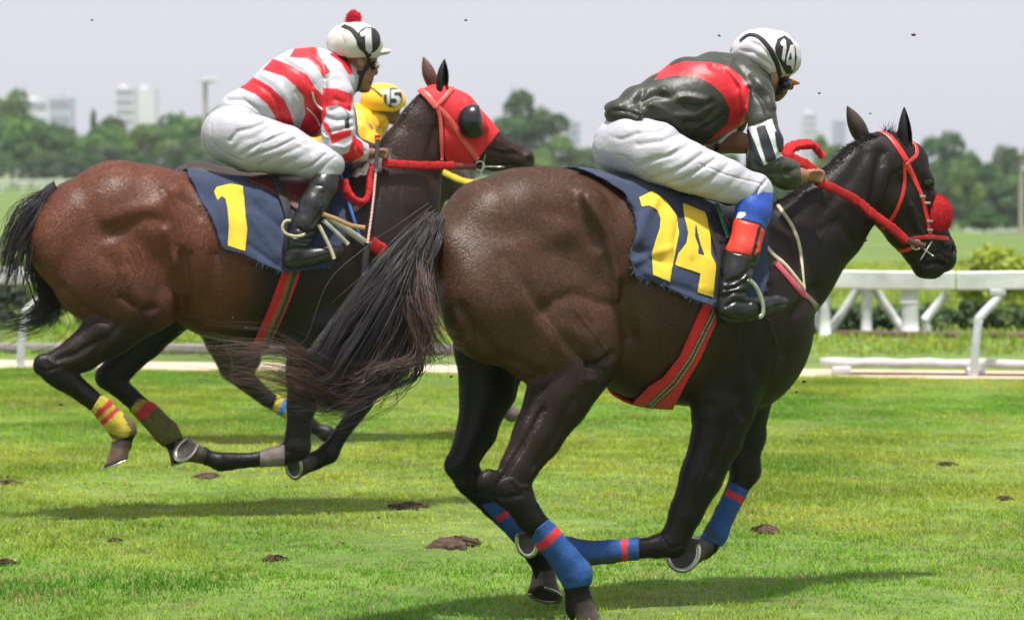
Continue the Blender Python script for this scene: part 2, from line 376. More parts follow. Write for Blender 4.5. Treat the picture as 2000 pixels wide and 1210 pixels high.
# ------------------------------------------------------------------ materials
def M(name, col=None, rough=.6, attr=False, bump=None, noise=None, metal=0, sheen=0, coat=0, spec=.5, trans=0, sss=0, mottle=None, mscale=6, aniso=None, rvar=0, coords='Object'):
    m = bpy.data.materials.new(name); m.use_nodes = True; t = m.node_tree; b = t.nodes['Principled BSDF']; L = t.links
    b.inputs['Roughness'].default_value = rough; b.inputs['Metallic'].default_value = metal; b.inputs['Specular IOR Level'].default_value = spec
    if sheen: b.inputs['Sheen Weight'].default_value = sheen; b.inputs['Sheen Roughness'].default_value = .4; b.inputs['Sheen Tint'].default_value = (*(col if col else (.5, .5, .5)), 1)
    if coat: b.inputs['Coat Weight'].default_value = coat; b.inputs['Coat Roughness'].default_value = .2
    if sss: b.inputs['Subsurface Weight'].default_value = sss; b.inputs['Subsurface Scale'].default_value = .01; b.inputs['Subsurface Radius'].default_value = (1, .4, .2)
    tc = t.nodes.new('ShaderNodeTexCoord')
    if attr: a = t.nodes.new('ShaderNodeAttribute'); a.attribute_name = 'Col'; c = a.outputs['Color']
    else: a = t.nodes.new('ShaderNodeRGB'); a.outputs[0].default_value = (*col, 1); c = a.outputs[0]
    if mottle:
        n = t.nodes.new('ShaderNodeTexNoise'); n.inputs['Scale'].default_value = mscale; n.inputs['Detail'].default_value = 6; n.inputs['Roughness'].default_value = .65; L.new(tc.outputs[coords], n.inputs['Vector'])
        mr = t.nodes.new('ShaderNodeMapRange'); mr.inputs[1].default_value = .3; mr.inputs[2].default_value = .7; mr.inputs[3].default_value = mottle[0]; mr.inputs[4].default_value = mottle[1]; L.new(n.outputs[0], mr.inputs[0])
        mx = t.nodes.new('ShaderNodeVectorMath'); mx.operation = 'SCALE'; L.new(c, mx.inputs[0]); L.new(mr.outputs[0], mx.inputs['Scale']); c = mx.outputs[0]
    L.new(c, b.inputs['Base Color'])
    if rvar:
        n = t.nodes.new('ShaderNodeTexNoise'); n.inputs['Scale'].default_value = mscale*3; n.inputs['Detail'].default_value = 5; L.new(tc.outputs[coords], n.inputs['Vector'])
        mr = t.nodes.new('ShaderNodeMapRange'); mr.inputs[1].default_value = .3; mr.inputs[2].default_value = .7; mr.inputs[3].default_value = rough-rvar; mr.inputs[4].default_value = rough+rvar; L.new(n.outputs[0], mr.inputs[0]); L.new(mr.outputs[0], b.inputs['Roughness'])
    prev = None
    for bp in (bump or []):
        sc, st, dist = bp[:3]; st3 = bp[3] if len(bp) > 3 else (1, 1, 1); kind = bp[4] if len(bp) > 4 else 'noise'
        mp = t.nodes.new('ShaderNodeMapping'); mp.inputs['Scale'].default_value = st3; L.new(tc.outputs[coords], mp.inputs[0])
        if len(bp) > 5: mp.inputs['Rotation'].default_value = bp[5]
        if kind == 'noise':
            n = t.nodes.new('ShaderNodeTexNoise'); n.inputs['Scale'].default_value = sc; n.inputs['Detail'].default_value = 4; n.inputs['Roughness'].default_value = .6; o = n.outputs[0]
        elif kind == 'vor':
            n = t.nodes.new('ShaderNodeTexVoronoi'); n.inputs['Scale'].default_value = sc; o = n.outputs[0]
        else:
            n = t.nodes.new('ShaderNodeTexWave'); n.inputs['Scale'].default_value = sc; n.inputs['Distortion'].default_value = 3.5; n.inputs['Detail'].default_value = 2; n.inputs['Detail Scale'].default_value = 1.5; o = n.outputs[1]
        L.new(mp.outputs[0], n.inputs['Vector'])
        bu = t.nodes.new('ShaderNodeBump'); bu.inputs['Strength'].default_value = st; bu.inputs['Distance'].default_value = dist; L.new(o, bu.inputs['Height'])
        if prev: L.new(prev, bu.inputs['Normal'])
        prev = bu.outputs[0]
    if prev: L.new(prev, b.inputs['Normal'])
    if trans:
        tr = t.nodes.new('ShaderNodeBsdfTranslucent'); mx = t.nodes.new('ShaderNodeMixShader'); mx.inputs[0].default_value = trans; L.new(c, tr.inputs[0]); L.new(b.outputs[0], mx.inputs[1]); L.new(tr.outputs[0], mx.inputs[2]); L.new(mx.outputs[0], t.nodes['Material Output'].inputs[0])
    return m
COAT = M('horse_coat', attr=True, rough=.42, bump=[(9, .22, .012), (30, .25, .004), (60, .2, .003, (1, 1, .5)), (240, .6, .0028, (1, 1, .5))], mottle=(.5, 1.5), mscale=7, rvar=.09, spec=.30)
COATH = M('coat_hair', attr=True, rough=.42, spec=.35)
HAIRM = M('horse_hair', (.010, .008, .008), rough=.42, mottle=(.5, 2.6), mscale=14, spec=.45)
HAIRB = M('brown_hair', (.055, .026, .018), rough=.4, mottle=(.5, 1.6), mscale=22)
SATIN = M('satin', attr=True, rough=.47, bump=[(4, .4, .03), (13, .4, .010, (1, 1, .45)), (45, .25, .002, (1, .4, 1))], spec=.45, sheen=.1, mottle=(.93, 1.05), mscale=12)
TWILL = M('white_twill', attr=True, rough=.6, bump=[(7, .4, .014, (1, 1, .45)), (22, .5, .006, (.6, 1, 1.3)), (60, .3, .002), (1400, .15, .0004)], mottle=(.84, 1.04), mscale=7)
SKIN = M('skin', attr=True, rough=.5, sss=.08, bump=[(120, .12, .001)], mottle=(.9, 1.1), mscale=30)
LEATHER = M('black_leather', attr=True, rough=.33, bump=[(12, .35, .010, (1, 1, .5)), (50, .3, .003), (700, .12, .0005)], mottle=(.7, 1.4), mscale=14, rvar=.08)
DENIM = M('saddle_cloth', attr=True, rough=.85, bump=[(6, .5, .02), (900, .35, .0008)], mottle=(.75, 1.25), mscale=10, sheen=.3)
YELLOW = M('yellow_felt', (.66, .46, .03), rough=.85, bump=[(60, .25, .003), (900, .3, .0006)], mottle=(.86, 1.06), mscale=14)
REDW = M('red_fleece', (.50, .010, .014), rough=.9, bump=[(260, 1, .004)], sheen=.4, mottle=(.7, 1.2), mscale=60)
REDL = M('red_leather', (.58, .022, .02), rough=.38, bump=[(300, .2, .0006)], mottle=(.85, 1.15), mscale=20)
REDF = M('red_fabric', (.60, .014, .022), rough=.7, bump=[(10, .5, .012), (800, .3, .0006)], mottle=(.85, 1.1), mscale=16, sheen=.3)
PAINTC = M('mixed_colours', attr=True, rough=.55, bump=[(400, .2, .0006)], mottle=(.85, 1.12), mscale=30)
BANDM = M('leg_bandage', attr=True, rough=.8, bump=[(20, .45, .006, (.4, .4, 1.6)), (60, .5, .003), (500, .3, .0006)], mottle=(.6, 1.25), mscale=26)
METAL = M('steel', (.62, .61, .58), rough=.3, metal=1, bump=[(200, .2, .0006)], mottle=(.6, 1.1), mscale=60)
BLACKP = M('black_plastic', (.012, .012, .014), rough=.25, bump=[(90, .15, .001)])
BLACKW = M('black_webbing', (.012, .012, .015), rough=.75, bump=[(600, .4, .0006)])
WHITEP = M('white_shell', attr=True, rough=.45, bump=[(14, .3, .008), (60, .2, .002)], mottle=(.92, 1.03), mscale=12)
GLASSM = M('goggle_lens', (.35, .33, .28), rough=.12, spec=.8, mottle=(.8, 1.1))
EYEM = M('eye', (.012, .006, .004), rough=.08, spec=.8, mottle=(.9, 1.1))
# ================================================================== SETTING
def ss(x): x = np.clip(x, 0, 1); return x*x*(3-2*x)
def terrain(X, Y): return -3.8*ss((Y-45)/200)*ss((X-4)/26)
def ground_mat():
    m = bpy.data.materials.new('turf_ground'); m.use_nodes = True; t = m.node_tree; b = t.nodes['Principled BSDF']; L = t.links
    tc = t.nodes.new('ShaderNodeNewGeometry')
    n1 = t.nodes.new('ShaderNodeTexNoise'); n1.inputs['Scale'].default_value = .7; n1.inputs['Detail'].default_value = 5
    n2 = t.nodes.new('ShaderNodeTexNoise'); n2.inputs['Scale'].default_value = 6; n2.inputs['Detail'].default_value = 8; n2.inputs['Roughness'].default_value = .7
    for n in (n1, n2): L.new(tc.outputs['Position'], n.inputs['Vector'])
    r1 = t.nodes.new('ShaderNodeValToRGB'); e = r1.color_ramp.elements; e[0].position = .3; e[0].color = (.065, .12, .014, 1); e[1].position = .72; e[1].color = (.16, .24, .035, 1)
    r2 = t.nodes.new('ShaderNodeValToRGB'); e = r2.color_ramp.elements; e[0].position = .35; e[0].color = (.5, .5, .42, 1); e[1].position = .6; e[1].color = (1.05, 1.05, 1, 1)
    L.new(n1.outputs[0], r1.inputs[0]); L.new(n2.outputs[0], r2.inputs[0])
    mx = t.nodes.new('ShaderNodeMix'); mx.data_type = 'RGBA'; mx.blend_type = 'MULTIPLY'; mx.inputs[0].default_value = .8
    L.new(r1.outputs[0], mx.inputs[6]); L.new(r2.outputs[0], mx.inputs[7]); L.new(mx.outputs[2], b.inputs['Base Color']); b.inputs['Roughness'].default_value = .9
    bu = t.nodes.new('ShaderNodeBump'); bu.inputs['Strength'].default_value = .6; bu.inputs['Distance'].default_value = .03; L.new(n2.outputs[0], bu.inputs['Height']); L.new(bu.outputs[0], b.inputs['Normal'])
    return m
GM = ground_mat()
xs = np.concatenate([np.linspace(-4000, -120, 8), np.linspace(-110, 110, 89), np.linspace(120, 4000, 8)]); ys = np.concatenate([np.linspace(-60, 40, 11), np.linspace(45, 400, 72), np.linspace(420, 6000, 12)])
X, Y = np.meshgrid(xs, ys, indexing='ij'); Z = terrain(X, Y); nx, ny = X.shape; i, j = np.meshgrid(np.arange(nx-1), np.arange(ny-1), indexing='ij'); a = (i*ny+j).ravel()
obj('ground', np.stack([X, Y, Z], -1).reshape(-1, 3), np.stack([a, a+ny, a+ny+1, a+1], 1), GM, origin=(0, 0, 0), kind='structure')
GRASSM = M('grass_blade', attr=True, rough=.6, spec=.2, trans=.35, mottle=(.8, 1.15), mscale=3)
RA, RB = ground(0, 718), ground(2000, 738)      # foot of the running rail
rdir = (RB-RA)/np.linalg.norm(RB-RA); rnor = np.array([-rdir[1], rdir[0], 0])
def rail_pt(px, off=0, z=0):
    """point on the rail line seen at image x"""
    d = ray(px, 700); P0 = RA+rnor*off; t = ((P0-CAM)@rnor)/(d@rnor); p = CAM+d*t; p[2] = z; return p
def blades(n, y0, y1, hmin, hmax, wd, seed, spread=.34, col0=(.13, .25, .018), col1=(.44, .58, .06), dry=.10, far=False):
    g = np.random.default_rng(seed); Y = np.sqrt(g.uniform(y0*y0, y1*y1, n)); X = g.uniform(-1, 1, n)*(Y*.17+2.2)
    nc = n//12; ci = g.integers(0, nc, n); cl = g.random(n) < .55; X = np.where(cl, X[ci]+g.normal(size=n)*.022, X); Y = np.where(cl, Y[ci]+g.normal(size=n)*.022, Y)
    gg = np.random.default_rng(99); nf = np.zeros(n)
    for k in (1.5, 3, 5, 8, 12, 18, 26):
        for _ in range(3): th_ = gg.uniform(0, 6.28); nf += np.sin(k*(X*math.cos(th_)+.75*Y*math.sin(th_))+gg.uniform(0, 6.28))/k**.35
    nf = nf/np.std(nf)
    patch = .5+.5*np.sin(X*2.1+1.7*np.sin(Y*1.3))*np.sin(Y*1.9+1.1*np.sin(X*1.7)); 
    keep = np.ones(n, bool)
    if not far:
        dl = (np.stack([X, Y, 0*X], 1)-RA)@rnor; keep = (dl < -.02) & (g.random(n) < .86+.14*nf)
    X, Y, patch, nf = X[keep], Y[keep], patch[keep], nf[keep]; n = len(X)
    P = np.stack([X, Y, terrain(X, Y)], 1); h = g.uniform(hmin, hmax, n)*np.clip(1+.3*nf, .35, 1.8); a = g.uniform(0, 6.28, n); s = np.stack([np.cos(a), np.sin(a), 0*a], 1)*(wd*g.uniform(.6, 1.3, n))[:, None]
    b = g.normal(size=(n, 3))*(h*spread*1.5)[:, None]; b[:, 2] = h
    m = P+b*.55; m[:, :2] -= b[:, :2]*.2
    V = np.stack([P-s, P+s, m+s*.7, m-s*.7, P+b], 1).reshape(-1, 3); k = (np.arange(n)*5)[:, None]
    F = np.concatenate([k+np.array([[0, 1, 2]]), k+np.array([[0, 2, 3]]), k+np.array([[3, 2, 4]])])
    u = np.clip(g.normal(.5, .22, n)*.5+patch*.2+.16-.17*nf, 0, 1)[:, None]; C = np.array(col0)*(1-u)+np.array(col1)*u; lf = np.zeros(n)
    for k in (.8, 1.4, 2.3, 4, 6): th_ = gg.uniform(0, 6.28); lf += np.sin(k*(X*math.cos(th_)+.6*Y*math.sin(th_))+gg.uniform(0, 6.28))
    C = C*np.clip(1+.10*lf[:, None]*np.array([1.5, .35, 1.0]), .55, 1.6); bp = ((np.sin(X*5.3+2*np.sin(Y*3.1))*np.sin(Y*4.7+1.5*np.sin(X*2.9+1)) > .80) & (g.random(n) < .5)); C[bp] = (.36, .31, .11)
    d = g.random(n) < dry; C[d] = np.array((.42, .36, .13))*g.uniform(.6, 1.1, d.sum())[:, None]
    return V, F, np.repeat(C, 5, 0)
V, F, C = blades(960000, 10.6, 28.6, .009, .023, .0025, 3)
obj('grass', V, F, GRASSM, origin=(0, 0, 0), cols=C, smooth=False, kind='stuff', label='short bright green turf of the race track', cat='grass')
V, F, C = blades(110000, 29.6, 60, .03, .09, .009, 4, far=True)
obj('grass', V, F, GRASSM, origin=(0, 30, 0), cols=C, smooth=False, kind='stuff', label='rougher green grass beyond the white running rail', cat='grass')
SANDM = M('sand', (.60, .44, .33), rough=.95, mottle=(.75, 1.15), mscale=2.5, bump=[(9, .6, .03), (60, .5, .006)])
q = [rail_pt(-1800, -.0, .004), rail_pt(3600, -.25, .004), rail_pt(3600, .7, .004), rail_pt(-1800, 1.2, .004)]
obj('sand_path', np.array(q), [[0, 1, 2, 3]], SANDM, kind='structure')
obj('plank_shade_strip', np.array([rail_pt(1625, .17, .008), rail_pt(2450, .17, .008), rail_pt(2450, .46, .008), rail_pt(1625, .46, .008)]), [[0, 1, 2, 3]], M('painted_plank_shade', (.012, .010, .008), rough=.95, mottle=(.5, 1.5), mscale=9), kind='structure')  # near-black sheet: shade under the ground plank, put in as colour
# ---- the running rail
WPAINT = M('white_paint', (.66, .67, .66), rough=.5, mottle=(.62, 1.06), mscale=3.5, bump=[(20, .2, .004)])
WPAINT2 = M('weathered_white_paint', (.66, .67, .66), rough=.6, mottle=(.6, 1.06), mscale=7, bump=[(15, .4, .006)])
GREYP = M('galvanised_grey', (.50, .53, .54), rough=.5, mottle=(.75, 1.05), mscale=6)
CONC = M('grey_concrete', (.24, .21, .20), rough=.9, mottle=(.6, 1.2), mscale=4, bump=[(12, .5, .01)])
r0 = empty('running_rail', rail_pt(1902), 'white running rail with cranked grey posts along the track', 'rail')
def ribbon_beam(P, hgt, thk, z0):
    """beam with chamfered section along ground points P"""
    P = np.array(P, float); T = np.gradient(P, axis=0); T /= np.linalg.norm(T, axis=1)[:, None]; N = np.stack([-T[:, 1], T[:, 0], 0*T[:, 0]], 1); hz, hy, b = hgt/2, thk/2, .012
    prof = [(-hy+b, -hz), (hy-b, -hz), (hy, -hz+b), (hy, hz-b), (hy-b, hz), (-hy+b, hz), (-hy, hz-b), (-hy, -hz+b)]
    V = np.concatenate([P+N*a+np.array([0, 0, z0+hz+c]) for a, c in prof]).reshape(8, len(P), 3).transpose(1, 0, 2).reshape(-1, 3)
    F = [[i*8+j, i*8+(j+1) % 8, i*8+8+(j+1) % 8, i*8+8+j] for i in range(len(P)-1) for j in range(8)]+[list(range(7, -1, -1)), [(len(P)-1)*8+j for j in range(8)]]
    return V, F
edges = [-1900, -1150, -420, 560, 1310, 1865, 2420, 3000, 3600]
for k in range(8):
    P = [rail_pt(edges[k]+(3 if k else 0), .16+.0*u) for u in (0,)]+[rail_pt(edges[k+1], .16)]
    P = resample(P, 5); P[:, 2] += .006*np.sin(np.arange(5)*2.+k); V, F = ribbon_beam(P, .145, .05, .68); obj('beam', V, F, WPAINT, r0, smooth=False)
for px in (-890, 40, 971, 1902, 2740, 3500):
    A = rail_pt(px); s = 1
    P = [A+np.array([0, 0, -.05]), A+np.array([.01, 0, .2]), A+np.array([.035, .02, .42]), A+np.array([.05, .03, .47]), A+np.array([.19, .12, .60]), A+np.array([.22, .13, .64])]
    V, F = tube(resample(np.array(P), 16), .034, 10); p = obj('post', V, F, GREYP, r0)
    V, F = bevbox(A+np.array([.20, .125, .66]), (.12, .06, .05), .008); obj('bracket', V, F, GREYP, p, smooth=False)
# low weathered plank on the ground, right
lp = empty('ground_plank', rail_pt(1800, .25), 'weathered white low plank lying behind the running rail', 'plank')
P = resample([rail_pt(1603, .30), rail_pt(1900, .30), rail_pt(2400, .30)], 22); P[:, 2] += .010*np.sin(np.arange(22)*1.9)+.006*np.sin(np.arange(22)*4.3); V, F = ribbon_beam(P, .065, .12, .062); obj('board', V, F, WPAINT2, lp)
for px in (1643, 1905, 2160): V, F = bevbox(rail_pt(px, .26, .032), (.14, .12, .062), .01); obj('block', V, F, WPAINT2, lp, smooth=False)
# grey kerb, left and behind
V, F = ribbon_beam(resample([ground(-300, 688), ground(950, 694)], 8), .10, .12, -.01); obj('kerb', V, F, CONC, label='low grey concrete kerb edging the grass behind the rail', cat='kerb')
V, F = ribbon_beam(resample([ground(1640, 657), ground(2300, 664)], 8), .07, .12, -.01); obj('kerb', V, F, M('brown_timber', (.13, .075, .06), rough=.9, mottle=(.6, 1.3), mscale=5), label='low dark brown timber kerb below the plants at right', cat='kerb')
# white trestle fence
tf = empty('trestle_fence', ground(1700, 657), 'white trestle fence with slanting braces behind the running rail', 'fence')
def stick(name, p0, p1, Y, r, mat=WPAINT2, seg=8, fl=(1, 1)):
    V, F = tube(resample([at(p0[0], p0[1], Y), at(p1[0], p1[1], Y)], 4), r, seg); return obj(name, V, F, mat, tf)
YT = 33.2
V, F = ribbon_beam([at(1400, 335, YT)*[1, 1, 0], at(1782, 335, YT-.1)*[1, 1, 0]], .06, .10, .545); obj('top_board', V, F, WPAINT2, tf, smooth=False)
for a, b in (((1610, 548), (1612, 657)), ((1693, 552), (1692, 660))): stick('post', a, b, YT, .055)
p = stick('post', (1776, 552), (1778, 662), YT-.1, .085, WPAINT, 14); V, F = tube(resample([at(1776, 583, YT-.1), at(1776, 590, YT-.1)], 2), .092, 14); obj('collar', V, F, WPAINT, p)
for a, b in (((1552, 552), (1612, 655)), ((1686, 550), (1614, 656)), ((1700, 552), (1765, 648)), ((1850, 572), (1806, 625)), ((1806, 622), (1812, 658))): stick('brace', a, b, YT+.12, .045)
# ---- dirt clods on the turf
DIRT = M('dirt', (.060, .034, .020), rough=.95, mottle=(.5, 1.6), mscale=30, bump=[(60, .8, .01)])
def lump(c, rx, ry, rz, seed, nu=20, nv=12):
    V, F = sphere((0, 0, 0), (1, 1, 1), nu, nv); g = np.random.default_rng(seed); D = np.zeros(len(V))
    for _ in range(14):
        d = g.normal(size=3); d *= g.uniform(1.5, 7)/np.linalg.norm(d); D += g.uniform(.3, 1)*np.sin(V@d+g.uniform(0, 6.28))/np.linalg.norm(d)
    return V*(1+.45*D[:, None])*[rx, ry, rz]+c, F
clods = [(895, 1066, 40, .030, 'large dark divot of torn turf between the two near horses'), (538, 1093, 20, .016, 'small brown divot in the grass left of the large one'), (1495, 1038, 26, .024, 'dark clod on the grass right of the front hooves'), (1850, 908, 16, .014, 'small clod lying far right near the middle of the turf'),
         (795, 990, 34, .014, 'flat brown divot below the middle horse'), (403, 931, 24, .014, 'brown scuffed divot just under the folded front hoof of the bay horse'), (8, 1103, 16, .02, 'brown clod at the lower left edge of the turf'), (12, 945, 26, .014, 'dark scuff of soil at the left edge of the turf'), (1125, 752, 14, .01, 'tiny dark clod on the turf left of the far leg'), (225, 1057, 10, .012, 'tiny clod alone on the left turf'), (880, 845, 18, .012, 'thin scuffed clod in the shadow behind the horses'), (1960, 975, 12, .012, 'dry clod near the right edge of the turf')]
for q, (px, py, r, hz, lab) in enumerate(clods):
    c = ground(px, py); rm = r*c[1]/FPX; g = np.random.default_rng(q+40); V, F = sphere((0, 0, 0), (1, 1, 1), 64, 26); a = np.arctan2(V[:, 1], V[:, 0]); D = sum(g.uniform(.08, .28)*np.sin(k*a+g.uniform(0, 6.28)) for k in (1, 2, 3, 5, 8, 13))
    V[:, :2] *= (1+D)[:, None]; V = V*[rm, rm*1.5, hz*1.25]; B_ = sum(np.sin(V@(g.normal(size=3)*k)+g.uniform(0, 6.28))*.25/k*14 for k in (40, 60, 90, 140, 200, 300)); V[:, 2] += B_*.022*(.5+hz/.03); V += g.normal(size=V.shape)*[.003, .004, .002]
    o = obj('dirt_clod', V+c, F, DIRT, origin=c, label=lab, cat='clod', group='clods and divots on the turf')
    n = 60; P = c+np.stack([g.normal(size=n)*rm*.7, g.normal(size=n)*rm*.9, np.abs(g.normal(size=n))*hz*.5], 1); Vh, Fh = hair(P, g.normal(size=(n, 3))*.6+[0, 0, .5], .028, .003, 3, .5, .6, q); obj('grass_roots', Vh, Fh, GRASSM, o, cols=np.tile((.22, .20, .08), (len(Vh), 1)), smooth=False, kind='stuff')
g = np.random.default_rng(21)
FLY = [(15, 930), (60, 880), (140, 1010), (300, 985), (120, 790), (480, 640), (455, 620), (740, 1010), (655, 1130), (700, 1180), (1120, 760), (1340, 740), (1570, 745), (1555, 765), (1785, 68), (1700, 222), (1600, 182), (1405, 70), (180, 40), (910, 40), (560, 950), (1345, 890), (880, 735), (1075, 790), (735, 1090), (690, 1075), (760, 1150), (712, 1140), (775, 1120), (670, 1060), (1690, 468), (745, 1195)]
for q, (px, py) in enumerate(FLY):
    c = at(px, py, g.uniform(12.4, 15.5)); s = g.uniform(.0025, .0055)*(1.8 if py < 100 and px > 1700 else 1); V, F = lump(c, s*1.8, s, s, q+300, 10, 6); up = py < 300
    obj('flying_clod', V, F, DIRT, label='tiny dark speck of turf flying in the air'+(' above the riders' if up else ' near the galloping hooves'), cat='clod', group='turf specks in the sky' if up else 'turf specks flying by the hooves')
# ---- plants and trees
LEAFM = M('foliage', attr=True, rough=.6, trans=.3, mottle=(.75, 1.25), mscale=.6)
BARK = M('bark', (.11, .085, .06), rough=.95, mottle=(.6, 1.3), mscale=3, bump=[(12, .6, .05)])
def crown_mesh(rx, ry, rz, n, leaf, seed, c0, c1, lobes=14, flat=.0):
    g = np.random.default_rng(seed); L = g.normal(size=(lobes, 3)); L /= np.linalg.norm(L, axis=1)[:, None]; L *= (g.uniform(.35, .85, lobes))[:, None]; L[:, 2] = L[:, 2]*.8+.05; lr = g.uniform(.22, .48, lobes)
    i = g.integers(0, lobes, n); d = g.normal(size=(n, 3)); d /= np.linalg.norm(d, axis=1)[:, None]; d[:, 2] = np.where(d[:, 2] < -.3, -d[:, 2], d[:, 2]); P = L[i]+d*(lr[i]*g.uniform(.75, 1.06, n)**.8)[:, None]
    ext = g.random(n) < .06; P[ext] *= g.uniform(1.02, 1.15, ext.sum())[:, None]
    nn = d+g.normal(size=(n, 3))*.5; nn /= np.linalg.norm(nn, axis=1)[:, None]; P = P*[rx, ry, rz]
    t = np.cross(nn, g.normal(size=(n, 3))); t /= np.linalg.norm(t, axis=1)[:, None]; b = np.cross(nn, t); s = leaf*g.uniform(.5, 1.3, n)[:, None]
    V = np.stack([P-t*s, P-b*s*.6, P+t*s, P+b*s*.6+nn*s*.25], 1).reshape(-1, 3); F = (np.arange(n)*4)[:, None]+np.array([[0, 1, 2, 3]])
    u = np.clip(.5+g.normal(size=n)*.22+(g.uniform(-.3, .3, lobes))[i], 0, 1)[:, None]; C = np.array(c0)*(1-u)+np.array(c1)*u
    return V, F, np.repeat(C, 4, 0)
def trunk_mesh(h, r, seed):
    g = np.random.default_rng(seed); P = [(0, 0, -.3), (g.normal()*.1, 0, h*.4), (g.normal()*.25, g.normal()*.2, h*.75), (g.normal()*.3, 0, h*1.25)]; parts = [tube(resample(np.array(P), 9), np.linspace(r, r*.45, 9), 8)]
    for k in range(6):
        a = g.uniform(0, 6.28); z = h*g.uniform(.5, .95); L = h*g.uniform(.5, .9); parts.append(tube(resample(np.array([(0, 0, z), (math.cos(a)*L*.4, math.sin(a)*L*.4, z+L*.35), (math.cos(a)*L*.8, math.sin(a)*L*.8, z+L*.75)]), 6), np.linspace(r*.45, r*.12, 6), 6))
    return join(parts)
protos = []
for k, (c0, c1) in enumerate([((.024, .085, .016), (.13, .29, .035)), ((.018, .065, .018), (.085, .19, .036)), ((.035, .10, .018), (.20, .33, .05)), ((.025, .065, .024), (.11, .19, .055))]):
    V, F, C = crown_mesh(1, 1, 1, 5200, .058, 50+k, c0, c1); me = mesh('crown', V, F, C, False); me.materials.append(LEAFM)
    V, F = trunk_mesh(1, .085, 70+k); tm = mesh('trunk', V, F); tm.materials.append(BARK); protos.append((me, tm))
def tree(px, top, wpx, Y, k, label, group='trees of the far tree line', base=None, rzf=None, cname='tree'):
    """px/top/width give the crown, Y the distance"""
    X = (px-1000)/FPX*Y; z0 = float(terrain(np.array(X), np.array(Y))); zt = at(px, top, Y)[2]; hgt = zt-z0; rx = wpx/2*Y/FPX; cb = .07 if base is None else base; rz = hgt*(1-cb)/2
    e = empty(cname, (X, Y, z0), label, 'tree', group); me, tm = protos[k]
    c = bpy.data.objects.new('crown', me); COL.objects.link(c); c.parent = e; c.location = (0, 0, hgt-rz); c.scale = (rx*.98, rx*.98, rz); c.rotation_euler = (0, 0, px*1.7)
    t = bpy.data.objects.new('trunk', tm); COL.objects.link(t); t.parent = e; hh = hgt*(cb+.25); t.scale = (hh*.8, hh*.8, hh); t.rotation_euler = (0, 0, px*.7)
TR = [(-60, 190, 190, 335, 0, 'mid green tree at the far left edge'), (28, 172, 110, 345, 2, 'taller light green tree near the left edge'), (62, 222, 150, 320, 0, 'broad green tree in front near the left edge'), (130, 236, 150, 340, 1, 'dark green tree left of the pale high-rise'), (186, 208, 34, 350, 1, 'narrow tall tree beside the pale high-rise'), (200, 236, 120, 325, 0, 'round green tree below the pale high-rise'), (235, 222, 90, 352, 3, 'greyish green tree in front of the pale high-rise'), (290, 240, 150, 330, 2, 'light green tree right of the pale high-rise'), (345, 210, 130, 345, 0, 'green tree left of the light mast'), (425, 193, 160, 340, 0, 'large green tree behind the light mast'), (395, 262, 120, 318, 3, 'low greyish tree at the foot of the light mast'), (520, 205, 170, 345, 1, 'dark tree behind the rider in red and white'), (620, 240, 150, 335, 2, 'light green tree behind the red and white sleeves'), (720, 235, 160, 350, 0, 'green tree behind the yellow helmet'), (830, 255, 160, 345, 1, 'green tree behind the red hood'),
      (1025, 169, 160, 330, 1, 'large round dark tree alone between the two near riders'), (965, 232, 90, 338, 0, 'small green tree left of the large round tree'), (1090, 262, 110, 325, 2, 'light green low tree right of the large round tree'), (930, 285, 120, 320, 2, 'low light green tree above the bay horse nose'), (1010, 285, 150, 300, 2, 'low pale green tree under the large round tree'), (1150, 292, 110, 310, 2, 'low light green tree behind the white breeches'), (1260, 285, 140, 330, 0, 'green tree hidden behind the second rider'), (1390, 290, 140, 320, 0, 'green tree behind the red rein end'), (1500, 292, 120, 310, 3, 'greyish tree above the withers of the near horse'),
      (1612, 262, 70, 300, 2, 'light green thin tree left of the near horse ears'), (1655, 288, 100, 290, 3, 'pale green tree behind the near horse neck'), (1730, 268, 110, 300, 1, 'dark tree behind the near horse ears'), (1835, 250, 170, 290, 1, 'broad flat-topped tree right of the near horse ears'), (1905, 285, 110, 285, 0, 'green tree at the right of the flat-topped one'), (1960, 278, 90, 300, 3, 'greyish tree near the right edge'), (2020, 270, 120, 290, 1, 'dark tree at the right edge'), (1875, 335, 140, 270, 1, 'low dark tree under the flat-topped one'), (1950, 345, 150, 268, 1, 'low dark tree near the right pole'), (1800, 340, 120, 272, 0, 'low tree right of the near horse eye'), (1650, 350, 140, 280, 1, 'low dark tree behind the neck of the near horse'), (2040, 350, 140, 266, 0, 'low tree cut by the right edge')]
for t_ in TR: tree(*t_)
for q, px in enumerate(list(range(-800, -120, 90))+list(range(2110, 2900, 90))): tree(px, 215+30*math.sin(q*1.9)+(60 if px > 0 else 0), 160, 320-(35 if px > 0 else 0)+8*math.sin(q), q % 4, 'tree continuing the far tree line beyond the '+('right' if px > 0 else 'left')+' edge')
for q, px in enumerate(range(-80, 1580, 58)): tree(px, (285 if px < 900 else 296)+12*math.sin(q*2.3), 95, 300+6*math.sin(q*1.7), (q*2+1) % 4, ['light', 'dark', 'yellowish', 'greyish'][(q*2+1) % 4]+' green low bushy tree at the foot of the far woods', 'low bushy trees along the far rail', base=.02)
for q, px in enumerate(range(1575, 2080, 44)): tree(px, 318+14*math.sin(q*2.3), 92, 268+8*math.sin(q*1.7), (q*3+1) % 4, ['light', 'dark', 'yellowish', 'greyish'][(q*3+1) % 4]+' green low bushy tree under the right woods', 'low bushy trees under the right woods', base=.02)
tree(1920, 410, 118, 150, 1, 'small round dark tree alone on the infield at right', None, base=.22)
